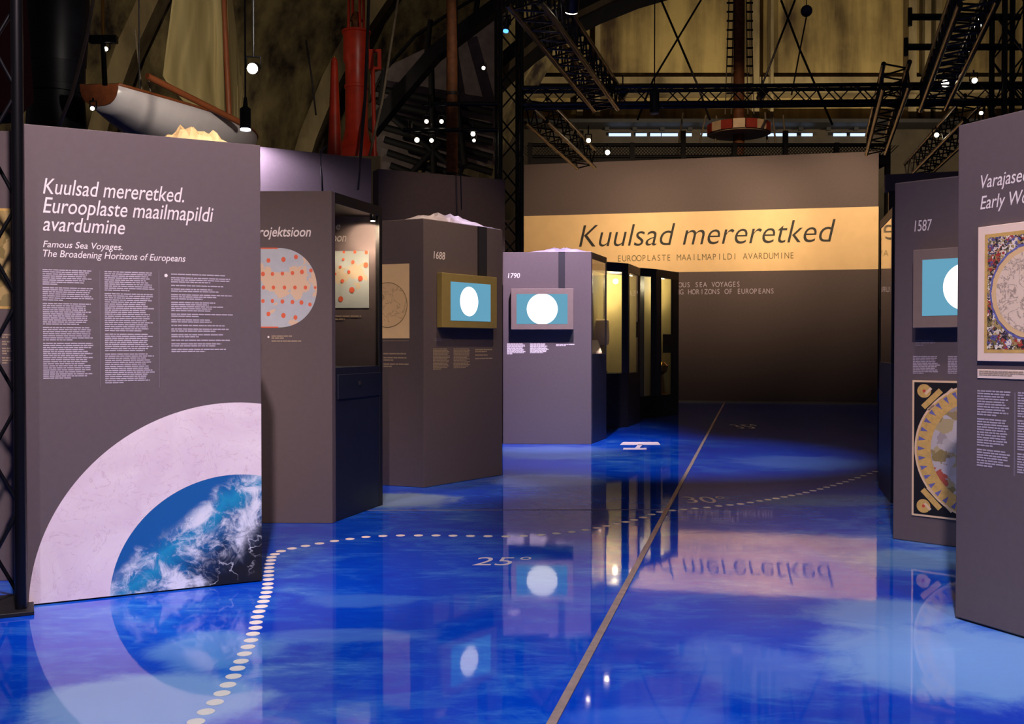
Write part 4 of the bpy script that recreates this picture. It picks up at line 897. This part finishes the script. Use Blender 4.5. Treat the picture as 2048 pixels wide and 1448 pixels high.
# walkway railing behind the title wall
ra, rb = P(1060, 300, 26), P(1775, 300, 26); rl = thing('walkway_railing', 'dark mesh railing of the walkway above the title wall', 'railing', (ra.x, 26, 0)); L = rb.x-ra.x
yz = lambda y: P(1024, y, 26).z
for y, r in ((290, .05), (313, .045)): rod('rail', (0, 0, yz(y)), (L, 0, yz(y)), r, 'steel_beam', rl, 8)
for k in range(8): box('post', (L*k/7-.06, -.06, 0), (L*k/7+.06, .06, yz(262 if k in (1, 3, 5) else 286)), 'steel_beam', rl)
V, Fc = [], []
z0, z1 = yz(318), yz(290); n = 110
for i in range(n):
    for s_ in (0, 1):
        x0 = L*i/n; x1 = x0+(z1-z0)*(1 if s_ else -1); o = len(V)
        V += [(x0, .02*s_, z0), (x0+.03, .02*s_, z0), (x1+.03, .02*s_, z1), (x1, .02*s_, z1)]; Fc.append((o, o+1, o+2, o+3))
tag(mesh('wire_mesh', V, Fc, 'steel_beam', rl, fix=False), kind='stuff')
box('deck_edge', (0, -.1, yz(330)), (L, 2.2, yz(318)), 'steel_beam', rl)

# ------------------------------------------------------------------ lamps
def fixture(name, label, loc, aim, r=.06, L=.2, lens='lens_warm', light=None, group='spot lamps', hang=.25):
    root = thing(name, label, 'lamp', loc, 0, group); d = (Vector(aim)-Vector(loc)).normalized()
    body = rod('housing', -d*L, d*.0, r, 'lamp_housing', root, 14); rod('lens', d*.0, d*.012, r*.86, lens, root, 16)
    rod('rear_cap', -d*(L+.04), -d*L, r*.6, 'lamp_housing', root, 12)
    c = -d*L*.5; sdv = d.cross(Vector((0, 0, 1))); sdv = sdv.normalized() if sdv.length > .01 else Vector((1, 0, 0))
    top_ = c+Vector((0, 0, r+hang))
    for s_ in (-1, 1): rod('yoke_arm', c+sdv*s_*(r+.01), c+sdv*s_*(r+.01)+Vector((0, 0, r+.06)), .008, 'lamp_housing', root, 6)
    rod('yoke_bar', c+sdv*-(r+.015)+Vector((0, 0, r+.06)), c+sdv*(r+.015)+Vector((0, 0, r+.06)), .01, 'lamp_housing', root, 6); rod('hanger', c+Vector((0, 0, r+.06)), top_, .012, 'lamp_housing', root, 6)
    if light: spot(name+'_light', d*.03, d*.03+d, *light, root)
    return root
for nm, loc, aim, wts, colr, cone, bld in KEYS:
    cv_ = nm.startswith('cover'); fixture('key_spot', 'black ceiling spot aimed at the '+nm, loc, aim, .03 if cv_ else .07, .12 if cv_ else .24, 'lens_blue' if cv_ else 'lens_warm', (wts, colr, cone, bld), 'black ceiling spots')
small = [(185, 217, 4.5, 12, 'beneath the brown dinghy stern'), (505, 137, 12, 11, 'beside the jib sail'), (1955, 47, 10, 11.5, 'beside the far tower top'),
 (1890, 167, 8, 12.4, 'under the heavy truss by the far tower'), (1949, 161, 6, 13.2, 'clamped to the far tower'), (1934, 101, 5, 12, 'on the edge of the heavy far truss'), (1177, 281, 5, 16, 'on the lit-toned truss near the tower'),
 (1215, 305, 5.5, 17, 'low above the title wall'), (834, 280, 5.5, 13.6, 'on the lower bar, outer end'), (863, 281, 4.5, 13.6, 'on the lower bar, inner end'), (853, 243, 4.5, 13.6, 'on the upper bar, outer end'), (883, 243, 4.5, 13.6, 'on the upper bar, inner end'),
 (946, 268, 5, 13.6, 'between mast and tower, upper of two'), (948, 281, 3.5, 13.6, 'between mast and tower, lower of two'), (1873, 270, 5, 15.8, 'on the lit-toned truss behind the 1587 panel'), (1962, 226, 4, 13.2, 'low on the far tower'),
 (967, 136, 4, 20, 'high between mast and tower'), (212, 98, 4.5, 12, 'on the rod beside the funnel'), (1549-12, 160, 0, 0, '')]
for x, y, r, Y, wh in small:
    if not r: continue
    p = P(x, y, Y); fixture('spot_lamp', 'small glowing spot lamp '+wh, p, p+Vector((-p.x*.12, -p.y*.35, -1.2 if r > 7 else -.8))*1.0, r*Y/F, r*Y/F*2.2, 'lens_warm', None, 'small spot lamps in view', 3.0 if x == 505 else .2 if y in (243, 281) else .1)
def pendant(label, x, y, Y, r, L, lens, top=2.5):
    p = P(x, y, Y); o = thing('pendant_lamp', label, 'lamp', p, 0, 'black pendant lamps'); q = Y/F
    lathe('shade', [(r*q*.9, 0), (r*q, .004), (r*q, L*q), (r*q*.45, L*q+.02), (r*q*.3, L*q+.1)], 'lamp_housing', o, 20); rod('lens', (0, 0, -.012), (0, 0, .003), r*q*.92, lens, o, 20); rod('cord', (0, 0, L*q+.08), (0, 0, L*q+top), .008, 'cable', o, 6); return o
pd = pendant('black pendant lamp with a bright lens hanging beside the jib sail', 491, 258, 8.98, 11, 40, 'lens_cool')
spot('pendant_light', (0, 0, -.03), (.12, .3, -.6), 130, (.86, .74, 1), 120, .6, pd, .05)
pendant('black pendant can hanging in front of the long truss', 1309, 226, 13, 9.5, 40, 'trim_pale', 3)
# hook rod with clamp beside the funnel
hr = thing('hook_rod', 'brass rod with a dark clamp hanging beside the funnel', 'rod', P(206, 78, 12)); rod('rod', (0, 0, 0), (0, 0, 1.2), .02, 'brass', hr); box('clamp', (-.16, -.04, -.05), (.17, .04, .04), 'lamp_housing', hr, .006); rod('lower_post', (.02, 0, -.55), (.0, 0, -.04), .03, 'iron_dark', hr)
